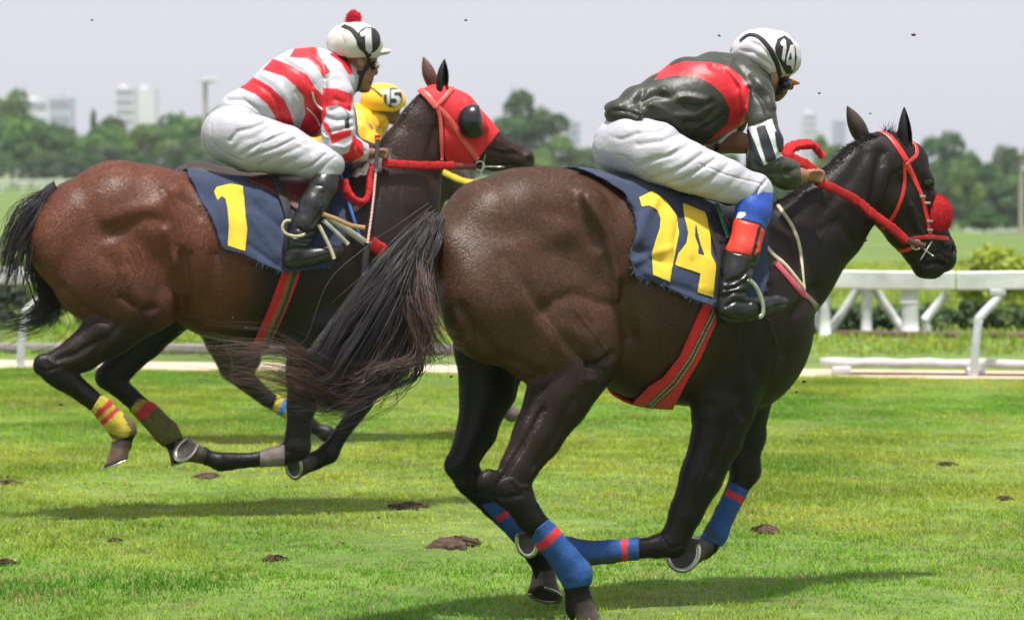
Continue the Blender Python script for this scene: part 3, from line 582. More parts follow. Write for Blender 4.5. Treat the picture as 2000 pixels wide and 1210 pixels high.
# near bushes
def bush(px, py, top, wpx, n, leaf, c0, c1, label, seed, name='bush', ry=None, group=None):
    c = ground(px, py); Y = c[1]; rx = wpx/2*Y/FPX; h = at(px, top, Y)[2]; e = empty(name, c, label, 'bush', group)
    V, F, C = crown_mesh(rx, ry or rx*.7, h*.62, n, leaf, seed, c0, c1, 18); V[:, 2] = np.maximum(V[:, 2]+h*.42, .005); obj('foliage', V+c, F, LEAFM, e, cols=C, smooth=False)
    parts = []; g = np.random.default_rng(seed)
    for k in range(9): a = g.uniform(-1, 1); parts.append(tube(resample(np.array([c+[a*rx*.5, 0, -.02], c+[a*rx*.7, g.normal()*.05, h*.45], c+[a*rx*.85, g.normal()*.1, h*.8]]), 5), np.linspace(.012, .004, 5), 5))
    V, F = join(parts); obj('stem', V, F, BARK, e)
bush(1965, 600, 486, 270, 5200, .045, (.22, .30, .02), (.50, .58, .07), 'yellow green bush behind the rail at the right edge', 301)
for q, (px, top, wd) in enumerate([(1590, 585, 60), (1660, 590, 90), (1735, 592, 80), (1830, 588, 90), (1900, 585, 90), (1975, 590, 90)]):
    bush(px, 652-q, top+4, wd*1.25, 1500, .035, (.025, .06, .018), (.10, .17, .04), ['green bedding plant behind the left braces of the trestle fence', 'green bedding plant between the first trestle posts', 'green bedding plant beside the round trestle post', 'dark bedding plant right of the round trestle post', 'dark bedding plant left of the cranked rail post', 'dark bedding plant right of the cranked rail post'][q], 310+q, 'bedding_plant', group='plants behind the right rail')
for q, (px, top, wd) in enumerate([(10, 545, 110), (95, 560, 90), (180, 570, 80)]):
    bush(px, 640, top, wd, 1600, .035, (.03, .05, .03), (.11, .14, .07), ['dark bush at the left edge behind the lower tail', 'dark bush behind the tail of the bay horse', 'low dark bush under the thigh of the bay horse'][q], 330+q, group='bushes behind the left rail')
    # purple blossoms
# ---- far rails
for (pxa, pxb, Y, lab) in ((-200, 330, 262, 'distant white rail at the far left edge of the infield'), (1560, 2150, 262, 'distant white rail on the right beneath the trees')):
    fx = [(p-1000)/FPX*Y for p in (pxa, pxb)]; e = empty('distant_rail', (fx[0], Y, float(terrain(np.array(fx[0]), np.array(Y)))), lab, 'rail'); n = 14; Xs = np.linspace(fx[0], fx[1], n); Zs = terrain(Xs, np.full(n, float(Y)))
    parts = [ribbon_beam(np.stack([Xs, np.full(n, float(Y)), Zs+zz], 1), hh, .1, 0) for zz, hh in ((.75, .22), (.42, .10))]; V, F = join(parts); obj('beam', V, F, WPAINT, e, smooth=False)
    for x_, z_ in zip(Xs, Zs): V, F = bevbox((x_, Y, z_+.3), (.22, .1, .7), .02); obj('post', V, F, WPAINT, e, smooth=False)
# ---- masts
POLE = M('pole_paint', (.42, .38, .33), rough=.7, mottle=(.8, 1.1), mscale=1)
for (px, top, Y, r, lab, lamps) in ((402, 160, 310, .30, 'tall light mast with white lamps left of the red and white rider', 1), (1994, 300, 200, .14, 'grey pole at the right edge of the infield', 0)):
    X = (px-1000)/FPX*Y; z0 = float(terrain(np.array(X), np.array(Y))); zt = at(px, top, Y)[2]; e = empty('light_mast', (X, Y, z0), lab, 'mast'); V, F = tube(resample([(X, Y, z0-.2), (X, Y, zt)], 6), np.linspace(r, r*.6, 6), 10); obj('pole', V, F, POLE, e)
    V, F = bevbox((X, Y, zt), (1.5 if lamps else .5, .2, .12), .03); obj('crossarm', V, F, POLE, e, smooth=False)
    if lamps:
        for dx in (.15, .75): V, F = bevbox((X+dx, Y-.2, zt+.15), (.7, .5, .32), .06); obj('lamp', V, F, WPAINT, e, smooth=False)
# ---- far buildings
BW = M('pale_render', (.7, .69, .70), rough=.8, mottle=(.9, 1.05), mscale=.1); BBL = M('bluish_facade', (.42, .47, .54), rough=.5, mottle=(.9, 1.1), mscale=.1); BG = M('dark_window_band', (.22, .25, .30), rough=.3)
def building(px0, px1, top, Y, floors, mat, lab, depth=14, taper=0, bands=True):
    x0, x1 = [(p-1000)/FPX*Y for p in (px0, px1)]; zb = min(0, float(terrain(np.array((x0+x1)/2), np.array(Y)))); zt = at(px0, top, Y)[2]; e = empty('high_rise', ((x0+x1)/2, Y, zb), lab, 'building', None)
    xm, W, hh = (x0+x1)/2, x1-x0, zt-zb
    V, F = box((xm, Y+depth/2, zb+hh/2), (W, depth, hh)); 
    if taper: V = np.array(V); m = V[:, 2] > zb+hh*.5; V[m, 0] = xm+(V[m, 0]-xm)*(1-taper)
    obj('wall', V, F, mat, e, smooth=False)
    V, F = box((xm-W*.1, Y+depth/2, zt+hh*.025), (W*.35, depth*.5, hh*.05)); obj('roof_house', V, F, mat, e, smooth=False)
    if not bands: floors = 0
    for k in range(floors):
        z = zb+hh*(k+.62)/floors; V, F = box((xm, Y-.1, z), (W*(.86-taper*k/floors), .5, hh/floors*.42)); obj('window_band', V, F, BG, e, smooth=False)
building(226, 264, 172, 1500, 9, BW, 'pale high-rise with dark floor bands above the left trees'); building(266, 304, 174, 1560, 9, BW, 'whitish high-rise just right of the banded one', bands=False)
building(40, 96, 195, 1500, 5, BW, 'long pale low building above the left trees'); building(96, 140, 190, 1450, 5, BBL, 'bluish low building left of the high-rises')
building(1105, 1134, 238, 1500, 8, BBL, 'bluish tower left of the second rider', 10); building(1562, 1602, 222, 1900, 9, BW, 'pale tapering tower right of the second rider', 12, .35); building(1628, 1652, 235, 1800, 9, BBL, 'slim bluish tower left of the near horse ears', 10)
V, F = box(at(1145, 293, 420)+np.array([0, 4, 0]), (4.5, 8, .9)); e = empty('pavilion', ground(1145, 345)*0+np.array([at(1145, 293, 420)[0], 424, 0]), 'low white-roofed pavilion left of the white breeches', 'building'); obj('roof', V, F, WPAINT, e, smooth=False); V, F = box(at(1145, 293, 420)*[1, 1, 0]+np.array([0, 4, 1.9]), (4., 7.4, 3.8)); obj('wall', V, F, BW, e, smooth=False)
# ================================================================== HORSES
def refine(V, F):
    """split triangles once so painted pattern edges stay crisp"""
    F = np.asarray(F)
    if F.shape[1] == 4: F = np.concatenate([F[:, [0, 1, 2]], F[:, [0, 2, 3]]])
    e = np.sort(np.concatenate([F[:, [0, 1]], F[:, [1, 2]], F[:, [2, 0]]]), 1); key = e[:, 0].astype(np.int64)*len(V)+e[:, 1]; u, inv = np.unique(key, return_inverse=True); n = len(F)
    M_ = (V[u//len(V)]+V[u % len(V)])/2; a, b, c = inv[:n]+len(V), inv[n:2*n]+len(V), inv[2*n:]+len(V)
    return np.vstack([V, M_]), np.concatenate([np.stack(t, 1) for t in ((F[:, 0], a, c), (F[:, 1], b, a), (F[:, 2], c, b), (a, b, c))])
BLK = (.005, .0042, .004)
def hoof_shoe(pl, name, c, nrm, up, r, parent):
    """U-shaped steel shoe: c centre px+l, nrm direction the sole faces, up toe direction"""
    c = np.array(c); nrm = np.array(nrm)/np.linalg.norm(nrm); up = np.array(up); up = up-nrm*(up@nrm); up /= np.linalg.norm(up); sd = np.cross(nrm, up)
    a = np.linspace(R(-125), R(125), 22); P = c+np.outer(np.cos(a), up)*r*1.08+np.outer(np.sin(a), sd)*r*.92
    V, F = tube(P, 1, 8, flat=(.009, .004), updir=np.tile(nrm, (22, 1))); return obj('horseshoe', V, F, METAL, parent)
def build_horse(name, pl, B, label, lines, hc, group='racehorses in the gallop', hide=None):
    B.build(); V, F = B.surf(0, 2); fine = len(lines) > 0
    if fine: V, F = refine(V, F); V = smooth(V, F, 2, .5)
    V = carve(V, F, pl, lines); V = smooth(V, F, 2, .4); C = B.colors(V)
    o = obj(name, V, F, COAT, origin=hc, cols=C, label=label, cat='racehorse', group=group)
    return o, V, F, bvh_of(V, F)
def ear(pl, base, tip, wpx, l, parent, col, side=1, open_=.5):
    """leaf-shaped hollow ear"""
    b = pl.pt(base[0], base[1], l); t = pl.pt(tip[0], tip[1], l*1.05); n = 12; wm = wpx*pl.px2m(b); ax = t-b; L = np.linalg.norm(ax); ax /= L
    sx = np.cross(ax, pl.n); sx /= np.linalg.norm(sx); fr = pl.n*side*.85+pl.h*.5; fr -= ax*(fr@ax); fr /= np.linalg.norm(fr); sx = np.cross(ax, fr); V = []; m = 11
    for i in range(n+1):
        t_ = i/n; wd = wm/2*(math.sin(math.pi*min(1, (t_*.80+.22)))**.8)*(1.0 if t_ < .97 else .3); bend = .10*L*t_*t_
        for j in range(m):
            a = R(-200+400*j/(m-1))*.72; V.append(b+ax*L*t_-pl.h*0+sx*wd*math.sin(a)*1.0-fr*wd*math.cos(a)*.8+sx*0*bend)
    F = [[i*m+j, i*m+j+1, (i+1)*m+j+1, (i+1)*m+j] for i in range(n) for j in range(m-1)]
    return obj('ear', np.array(V), F, COAT, parent, cols=np.tile(col, (len(V), 1)), solid=.006)
def snap(bv, P, off=0):
    o = []
    for p in P: q, n, _, _ = bv.find_nearest(Vector(p)); o.append(np.array(q)+np.array(n)*off)
    return np.array(o)
def mane(pl, crest, n, length, parent, l=0, lean=(-.3, 0, .9), mat=None, seed=3, width=.004, spread=.03, bv=None):
    g = np.random.default_rng(seed); P = resample(np.array([pl.pt(x, y, l) for x, y in crest]), 60); P = snap(bv, P) if bv else P; i = g.integers(0, 59, n); u = g.random((n, 1)); R0 = P[i]*(1-u)+P[i+1]*u
    T = P[i+1]-P[i]; T /= np.linalg.norm(T, axis=1)[:, None]; up = np.cross(np.cross(T, [0, 0, 1.]), T); up *= np.sign(up[:, 2:3]); up /= np.linalg.norm(up, axis=1)[:, None]
    R0 = R0+pl.n*g.normal(size=(n, 1))*.014-up*.012; D = up*lean[2]-T*(-lean[0])+pl.n*g.normal(size=(n, 1))*spread*6; D /= np.linalg.norm(D, axis=1)[:, None]
    V, F = hair(R0, D, length, width, 4, .25, .15, seed); return obj('mane', V, F, mat or HAIRM, parent, smooth=False)
def bandage(B, poly, level, cols, parent, lrange, name='leg_bandage', label=None):
    """wrap around one leg: offset surface clipped to a traced band; cols = list of (polyline centre, width px, colour), base first"""
    V, F = B.surf(level, 2, B.boxof(poly, 0, .1)); x, y = proj(V); l = (V-B.pl.A)@B.pl.n
    f = np.maximum(polysd(x, y, poly), (np.abs(l-(lrange[0]+lrange[1])/2)-(lrange[1]-lrange[0])/2)*600); V, F = clip(V, F, f); x, y = proj(V)
    C = np.tile(cols[0], (len(V), 1)).astype(float)
    for pts, wd, c in cols[1:]: m = (linedist(x, y, pts) < wd)[:, None]; C = np.where(m, np.array(c), C)
    return obj(name, V, F, BANDM, parent, cols=C, solid=.002, label=label)
def coat_hair(pl, V, F, C, count, length, width, parent, seed):
    F = np.asarray(F); F = np.concatenate([F[:, [0, 1, 2]], F[:, [0, 2, 3]]]) if F.shape[1] == 4 else F
    g = np.random.default_rng(seed); A_ = V[F]; cr = np.cross(A_[:, 1]-A_[:, 0], A_[:, 2]-A_[:, 0]); ar = np.linalg.norm(cr, axis=1); i = g.choice(len(F), count, p=ar/ar.sum()); u = g.random((count, 2)); u = np.where(u.sum(1)[:, None] > 1, 1-u, u)
    P = A_[i, 0]+u[:, :1]*(A_[i, 1]-A_[i, 0])+u[:, 1:]*(A_[i, 2]-A_[i, 0]); N = cr[i]/(ar[i][:, None]+1e-12); T = -pl.h*.75+np.array([0, 0, -.65])+g.normal(size=(count, 3))*.22; T = T-N*np.sum(T*N, 1)[:, None]; T /= np.linalg.norm(T, axis=1)[:, None]+1e-9
    L = (length*g.uniform(.6, 1.3, count))[:, None]; S = np.cross(T, N)*width/2; a = P+N*.0004; b = P+T*L*.55+N*(.0022+.0012*g.random((count, 1))); c = P+T*L+N*.0010
    Vh = np.stack([a-S, a+S, b+S*.9, b-S*.9, c], 1).reshape(-1, 3); k = (np.arange(count)*5)[:, None]; Fh = np.concatenate([k+np.array([[0, 1, 2]]), k+np.array([[0, 2, 3]]), k+np.array([[3, 2, 4]])])
    Ch = C[F[i, 0]]*np.clip(g.lognormal(0, .28, count), .35, 2.8)[:, None]; o = obj('coat_hair', Vh, Fh, COATH, parent, cols=np.repeat(Ch, 5, 0), kind='stuff'); return o
# ------------------------------------------------------------------ the near horse (number 14)
PA = Plane(830, 12.1, 30); A = Body(PA, .0075)
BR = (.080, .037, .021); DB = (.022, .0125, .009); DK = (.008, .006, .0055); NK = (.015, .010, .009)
A.chain([(905, 497, 86), (958, 448, 98), (1008, 436, 103), (1075, 440, 108)], .05, BR, 1.0)
A.chain([(1060, 480, 145), (1130, 500, 160), (1200, 535, 185), (1290, 578, 200)], .06, BR, .74)
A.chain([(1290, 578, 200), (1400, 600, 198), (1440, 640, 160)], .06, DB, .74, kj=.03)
A.chain([(1440, 690, 108), (1455, 610, 120)], .06, NK, .85)
A.chain([(985, 578, 138, .10), (1060, 600, 122, .11), (1128, 620, 98, .13)], .05, BR, .62, kj=.03)      # near quarter
A.chain([(1060, 655, 98, .12), (1150, 668, 70, .15), (1180, 672, 44, .165)], .04, BR, .75)
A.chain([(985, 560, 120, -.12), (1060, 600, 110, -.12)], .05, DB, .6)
A.chain([(1150, 405, 34, .17), (1185, 470, 38, .175)], .05, BR, .8)       # point of hip
A.chain([(1128, 705, 80, .15), (1090, 775, 66, .155), (1050, 850, 50, .16), (1012, 915, 37, .165), (1000, 945, 34, .168)], .03, DB, .72, kj=.02)
A.chain([(956, 940, 25, .17), (990, 955, 33, .17), (1012, 968, 33, .17)], .02, DK, .62)
A.chain([(1010, 970, 32, .17), (1035, 1010, 26, .18), (1070, 1050, 24, .19), (1104, 1092, 26, .20), (1124, 1122, 31, .205), (1127, 1150, 23, .205), (1130, 1172, 25, .205), (1133, 1185, 29, .205)], .012, BLK, .85)
A.chain([(960, 690, 82, -.14), (953, 760, 57, -.14), (932, 840, 40, -.14), (905, 898, 32, -.14)], .03, BLK, .75, kj=.02)
A.chain([(888, 908, 22, -.14), (918, 935, 29, -.14)], .02, BLK, .7)
A.chain([(915, 935, 29, -.14), (965, 990, 21, -.14), (1015, 1038, 20, -.14), (1050, 1080, 24, -.14), (1060, 1108, 19, -.14), (1064, 1120, 22, -.14)], .012, BLK, .85)
A.chain([(1430, 580, 70, .12), (1490, 690, 62, .12)], .05, NK, .6)       # shoulder
A.chain([(1395, 560, 60, .14), (1420, 700, 82, .13)], .05, NK, .6)
A.chain([(1425, 700, 88, .12), (1413, 790, 68, .13), (1402, 850, 53, .13), (1370, 930, 43, .12), (1340, 1000, 33, .10), (1322, 1040, 28, .09)], .035, DK, .75, kj=.02)
A.chain([(1328, 1035, 26, .09), (1316, 1058, 30, .08)], .015, BLK, .8)
A.chain([(1314, 1058, 29, .08), (1285, 1066, 22, .07), (1245, 1071, 18, .06), (1190, 1077, 19, .05), (1140, 1080, 22, .04), (1108, 1076, 25, .035), (1075, 1067, 19, .03), (1060, 1063, 21, .03)], .012, BLK, .85)
A.chain([(1440, 780, 78, -.12), (1455, 850, 42, -.12), (1452, 892, 32, -.12), (1456, 918, 30, -.12), (1444, 945, 22, -.12)], .035, DK, .8, kj=.02)
A.chain([(1445, 943, 22, -.12), (1416, 1000, 19, -.12), (1398, 1040, 22, -.12), (1384, 1062, 20, -.12), (1374, 1070, 22, -.12)], .012, BLK, .85)
A.chain([(1455, 560, 150), (1535, 512, 108)], .06, NK, .62)
A.chain([(1535, 512, 108), (1620, 428, 86), (1690, 350, 72), (1718, 318, 60)], .05, NK, .58, kj=.03)
HC = (.019, .013, .012)
A.chain([(1742, 320, 60), (1768, 322, 46), (1788, 362, 36), (1802, 412, 33), (1820, 458, 33), (1832, 486, 33)], .03, HC, .85)
A.chain([(1748, 385, 66), (1772, 438, 50), (1800, 486, 38), (1814, 508, 32)], .025, HC, .72)
A.chain([(1836, 492, 29), (1838, 505, 27)], .02, (.016, .013, .013), 1.2)
A.chain([(1806, 520, 23), (1822, 524, 20)], .015, (.016, .013, .013), 1.1)
A.ell(1808, 345, 22, 11, .022, .066, -50, .03, HC)           # brow over the eye
A.ell(1858, 487, 7, 13, .022, .045, 0, .008, BLK, sub=True); A.ell(1846, 487, 8, 9, .016, .068, 30, .012, BLK, sub=True)
hc = ground(1150, 1215); 
VEINA = [([(1010, 560), (1040, 600), (1080, 640), (1100, 690)], 3, -.002), ([(1120, 600), (1150, 640), (1190, 690), (1180, 720)], 2.6, -.0025), ([(1450, 600), (1440, 660), (1465, 720), (1455, 780)], 3, -.003), ([(1500, 620), (1520, 680), (1510, 740)], 3, -.003), ([(1250, 620), (1290, 660), (1300, 720)], 3, -.002), ([(1560, 520), (1600, 470), (1620, 440)], 3, -.002), ([(1640, 380), (1655, 390), (1650, 420)], 3, .002), ([(1130, 690), (1150, 712), (1168, 705), (1180, 722)], 3, .004), ([(1165, 740), (1150, 748), (1130, 742)], 3, .003), ([(1400, 820), (1390, 880), (1370, 940)], 3, -.003), ([(1380, 900), (1350, 960), (1335, 1000)], 2.6, .003),
  ([(955, 962), (985, 972), (1020, 965)], 4, .005), ([(985, 925), (972, 945), (975, 960)], 3.5, .004), ([(1002, 935), (1015, 950), (1030, 948)], 4, -.005), ([(1295, 1050), (1310, 1070), (1335, 1062)], 3, .004), ([(1270, 1075), (1300, 1080)], 3, .003), ([(1075, 880), (1040, 920), (1030, 950)], 3, -.003), ([(1095, 700), (1060, 780), (1025, 860)], 3, -.002), ([(1440, 920), (1452, 930), (1470, 925)], 3, .003), ([(870, 900), (890, 905)], 3, .003),
  ([(1815, 500), (1835, 492), (1852, 505)], 3, .004), ([(1775, 350), (1770, 380), (1780, 420)], 4, -.004), ([(1795, 420), (1812, 446), (1830, 455)], 3, -.003), ([(1760, 330), (1740, 345), (1735, 370)], 4, .003), ([(1842, 500), (1846, 515), (1840, 530)], 2.5, .003), ([(1846, 478), (1856, 474)], 3, -.004), ([(1805, 480), (1790, 500)], 4, -.003)]
LA = VEINA+[([(1128, 392), (1136, 425), (1165, 470)], 17, .016), ([(1144, 384), (1165, 420), (1185, 456), (1196, 500), (1205, 540), (1204, 580)], 10, -.016), ([(1222, 560), (1226, 610), (1235, 660)], 16, .02),
      ([(1206, 592), (1165, 590), (1125, 572), (1087, 584), (1064, 600)], 13, .009), ([(985, 505), (1018, 547), (1041, 581), (1064, 602)], 17, .009), ([(1140, 610), (1165, 640)], 24, -.007), ([(1020, 590), (1060, 640), (1100, 690)], 20, -.005), ([(1064, 612), (1102, 661), (1140, 699), (1175, 724)], 14, .008),
      ([(900, 600), (915, 622), (940, 660), (972, 690), (1015, 710), (1060, 730)], 13, .009), ([(918, 640), (924, 670), (920, 700)], 7, .006), ([(940, 700), (1000, 735), (1050, 750)], 16, .008),
      ([(1100, 640), (1150, 660)], 20, -.008), ([(1196, 690), (1170, 712), (1150, 712)], 7, .014), ([(1160, 740), (1140, 745)], 9, -.008), ([(1120, 780), (1085, 850), (1050, 905)], 8, .006), ([(1060, 800), (1020, 870), (985, 925)], 7, .010),
      ([(1010, 480), (1060, 470), (1110, 450)], 22, -.008), ([(1060, 410), (1110, 420)], 20, .007), ([(880, 480), (930, 560), (960, 600)], 26, -.006), ([(1230, 680), (1250, 600), (1250, 540)], 20, .01),
      ([(1590, 560), (1545, 620), (1530, 690)], 10, .012), ([(1500, 560), (1490, 640), (1470, 720)], 12, .010), ([(1440, 800), (1420, 850), (1390, 920)], 8, .008), ([(1360, 800), (1390, 790)], 12, .01), ([(1455, 810), (1440, 770)], 12, .01),
      ([(1700, 455), (1706, 400), (1712, 350), (1722, 300)], 11, .014), ([(1665, 470), (1640, 430), (1600, 450)], 12, .008), ([(1600, 420), (1660, 350), (1690, 300)], 14, .008), ([(1730, 330), (1722, 380), (1730, 430), (1760, 455)], 8, -.006),
      ([(1780, 400), (1792, 440), (1806, 462)], 5, -.008), ([(1768, 420), (1784, 452)], 8, .008), ([(1806, 515), (1830, 512), (1845, 516)], 3.5, .012), ([(1800, 366), (1812, 372), (1822, 368)], 5, .008), ([(1840, 470), (1852, 480)], 6, -.006),
      ([(1250, 700), (1300, 720)], 14, .004), ([(1585, 470), (1560, 540)], 16, -.006)]
horseA, VA, FA, bvA = build_horse('racehorse', PA, A, 'dark brown racehorse nearest the camera, galloping in cloth 14 with blue leg wraps', LA, hc)
coat_hair(PA, VA, FA, A.colors(VA), 300000, .013, .0016, horseA, 61)
ear(PA, (1768, 306), (1766, 210), 32, .055, horseA, (.006, .005, .006)); ear(PA, (1688, 276), (1655, 208), 32, -.05, horseA, (.05, .035, .03), -1)
mane(PA, [(1500, 402), (1530, 392), (1560, 372), (1600, 330), (1640, 292), (1675, 262), (1705, 250)], 9000, .026, horseA, 0, bv=bvA, lean=(-.9, 0, .6))
V, F = hair(np.array([PA.pt(1725+q*.35, 256+q*.12, 0) for q in range(90)]), np.tile([.3, 0, .6], (90, 1))+rng.normal(size=(90, 3))*.35, .05, .003, 4, .3); obj('forelock', V, F, HAIRB, horseA, smooth=False)
for l in (.076, -.076): V, F = sphere(PA.pt(1811, 354, l), (.019, .012, .014)); obj('eye', V, F, EYEM, horseA)
# bandages of the near horse
BL = (.008, .062, .23); BLD = (.03, .045, .06); RD = (.50, .02, .03)
bandage(A, [(1035, 1058), (1046, 1034), (1070, 1014), (1092, 1028), (1128, 1062), (1158, 1100), (1160, 1140), (1105, 1150), (1085, 1120), (1060, 1092)], .006, [BL, ([(1108, 1042), (1150, 1082), (1160, 1112)], 7, (.06, .06, .07)), ([(1120, 1140), (1158, 1118)], 4, (.012, .09, .3)), ([(1042, 1072), (1066, 1060), (1090, 1036)], 8, RD)], horseA, (.12, .30))
bandage(A, [(1248, 1045), (1248, 1098), (1160, 1104), (1112, 1108), (1104, 1046), (1150, 1050)], .006, [BL, ([(1120, 1100), (1160, 1098), (1220, 1094)], 9, BLD), ([(1115, 1050), (1170, 1056)], 4, BLD), ([(1219, 1045), (1221, 1100)], 6, RD)], horseA, (-.04, .11))
bandage(A, [(1428, 940), (1462, 958), (1440, 1010), (1412, 1068), (1368, 1048), (1405, 985)], .006, [BL, ([(1378, 1030), (1400, 1050)], 6, BLD), ([(1418, 960), (1452, 978)], 6, RD)], horseA, (-.22, -.04))
bandage(A, [(940, 985), (990, 975), (1052, 1040), (1048, 1078), (1005, 1060)], .006, [BL, ([(975, 1012), (1012, 985)], 6, RD)], horseA, (-.22, -.06))
HOOFM = M('hoof_horn', attr=True, rough=.42, bump=[(30, .5, .004, (1, 1, .3)), (150, .4, .0015)], mottle=(.5, 1.6), mscale=16, rvar=.1)
def hoof(pl, top, sole, toe, rt, rs, parent, face=0., col=(.05, .036, .028), l=0., nrm=None):
    T = pl.pt(*top, l); S = pl.pt(*sole, l); m = pl.px2m(T); e = lambda v: pl.h*v[0]+np.array([0, 0, -v[1]]); nz = lambda v: v/np.linalg.norm(v)
    a = nz(S-T); n = nz((e(nrm) if nrm else a)+pl.n*face); t = e(toe)*1.; t = nz(t-n*(t@n)); sd = np.cross(n, t); t2 = nz(t-a*(t@a)); s2 = np.cross(a, t2); V = []; N = 28; K = 7; rt *= m; rs *= m
    for k in range(K):
        u = k/(K-1)
        for q in range(N):
            b = 2*math.pi*q/N; cx, sx = math.cos(b), math.sin(b); cx = max(cx, -.78)
            A0 = T+t2*cx*rt+s2*sx*rt*.95; A1 = S+t*cx*rs*1.12+sd*sx*rs; P = A0*(1-u)+A1*u
            if k in (0,): P = P-a*rt*.25
            if k == 1: P = T+(P-T)*1.06
            V.append(P)
    for q in range(N):
        b = 2*math.pi*q/N; cx, sx = max(math.cos(b), -.78), math.sin(b); V.append(S+t*cx*rs*.80+sd*sx*rs*.72-n*.002)
    for q in range(N):
        b = 2*math.pi*q/N; cx, sx = max(math.cos(b), -.78), math.sin(b); V.append(S+t*cx*rs*.55+sd*sx*rs*.48-n*.012)
    V.append(S-n*.006+t*.0); F = [[k*N+q, k*N+(q+1) % N, (k+1)*N+(q+1) % N, (k+1)*N+q] for k in range(K+1) for q in range(N)]+[[(K+1)*N+q, (K+1)*N+(q+1) % N, (K+2)*N] for q in range(N)]
    C = np.tile(col, (len(V), 1)); C[K*N:] = (.045, .038, .03); C[:N*2] = np.array(col)*.5; h = obj('hoof', np.array(V), F, HOOFM, parent, cols=C)
    b = np.linspace(R(-128), R(128), 26); P = S+np.outer(np.cos(b), t)*rs*1.12*.93+np.outer(np.sin(b), sd)*rs*.91+n*.003; V, F = tube(P, 1, 8, flat=(.0095, .004), updir=np.tile(n, (26, 1))); obj('horseshoe', V, F, METAL, h)
    return h
hoof(PA, (1131, 1176), (1146, 1236), (1, .1), 25, 36, horseA, .0, l=.205); hoof(PA, (1062, 1116), (1064, 1160), (.9, .45), 21, 31, horseA, .45, l=-.14, nrm=(-.45, .9)); hoof(PA, (1064, 1064), (1030, 1059), (.25, 1), 18, 25, horseA, .5, l=.03, nrm=(-1, .1)); hoof(PA, (1378, 1066), (1334, 1078), (-.25, 1), 21, 34, horseA, .85, l=-.12, nrm=(-.8, -.15))
# tail of the near horse
def tail(pl, guides, n, width, parent, name='tail', mat=None, **kw):
    V, F = strands(guides, n, width, pl, **kw); return obj(name, V, F, mat or HAIRM, parent)
tA = [[(850, 425, 0), (806, 470, .02), (768, 515, .05), (722, 570, .06), (672, 625, .06), (640, 670, .06), (618, 705, .06), (590, 735, .06), (555, 748, .05)],
      [(848, 430, .01), (808, 485, .03), (774, 545, .06), (735, 610, .08), (700, 665, .08), (668, 712, .08), (648, 748, .08), (612, 776, .08), (565, 785, .08)],
      [(848, 434, .02), (816, 500, .05), (792, 570, .09), (764, 640, .10), (742, 700, .10), (722, 745, .10), (700, 778, .10), (655, 800, .10), (600, 800, .10)],
      [(848, 436, .03), (822, 510, .07), (806, 580, .11), (794, 645, .13), (786, 695, .13), (768, 735, .13), (735, 765, .13), (690, 788, .13), (640, 805, .13)],
      [(846, 436, .04), (824, 520, .09), (815, 585, .13), (824, 632, .15), (838, 668, .16), (832, 700, .16), (800, 722, .15), (740, 735, .14), (680, 765, .12)]]
tail(PA, tA, 2300, .0017, horseA, seed=11, jit=.015, seg=20, wav=.016, clump=.8)
tail(PA, [[(845, 432, .01), (806, 500, .03), (772, 570, .05), (735, 640, .06), (700, 700, .07), (650, 735, .07), (590, 700, .06), (535, 672, .06), (450, 666, .06), (395, 650, .06)], [(845, 434, .03), (814, 520, .06), (785, 610, .08), (755, 690, .09), (705, 738, .10), (640, 745, .09), (575, 700, .09), (510, 690, .09), (440, 690, .09), (370, 684, .08)], [(845, 436, .04), (818, 540, .08), (800, 640, .1), (768, 715, .1), (710, 752, .1), (640, 768, .1), (585, 742, .1), (530, 725, .1), (470, 712, .09), (400, 700, .08)], [(845, 436, .04), (818, 540, .08), (800, 640, .1), (775, 715, .1), (720, 760, .1), (660, 782, .1), (615, 778, .1), (570, 762, .1), (530, 772, .09), (480, 765, .08)]], 620, .0014, horseA, mat=HAIRB, seed=12, jit=.016, seg=22, wav=.022, clump=.7)
tail(PA, [[(846, 440, .04), (828, 510, .12), (830, 575, .2), (848, 625, .26), (878, 655, .30), (905, 668, .31)], [(846, 440, .04), (822, 530, .12), (826, 610, .2), (848, 665, .26), (876, 690, .30), (905, 694, .31)], [(846, 440, .04), (820, 540, .10), (818, 615, .18), (832, 672, .22), (850, 705, .22), (838, 745, .2)], [(846, 440, .04), (820, 540, .10), (816, 620, .18), (822, 680, .2), (790, 715, .2), (700, 722, .18), (640, 730, .16)]], 330, .0014, horseA, mat=HAIRB, seed=13, jit=.010, seg=16, wav=.016)
V, F = tube(resample(np.array([PA.pt(*p) for p in [(872, 436, 0), (842, 450, .01), (816, 480, .03), (790, 530, .05), (764, 590, .06)]]), 14), np.array([.03, .040, .042, .038, .034, .032, .03, .028, .026, .022, .018, .014, .01, .006]), 10); obj('dock', V, F, HAIRM, horseA)
tail(PA, [[(856, 430, 0), (828, 458, .0), (793, 495, .02), (745, 560, .05), (700, 620, .06)], [(852, 436, .03), (836, 460, .06), (812, 500, .09), (772, 580, .11), (735, 650, .11)], [(848, 442, .05), (838, 468, .09), (826, 520, .12), (800, 600, .14), (775, 680, .14)]], 1300, .0018, horseA, seed=16, jit=.009, seg=12, wav=.006, locks=60)
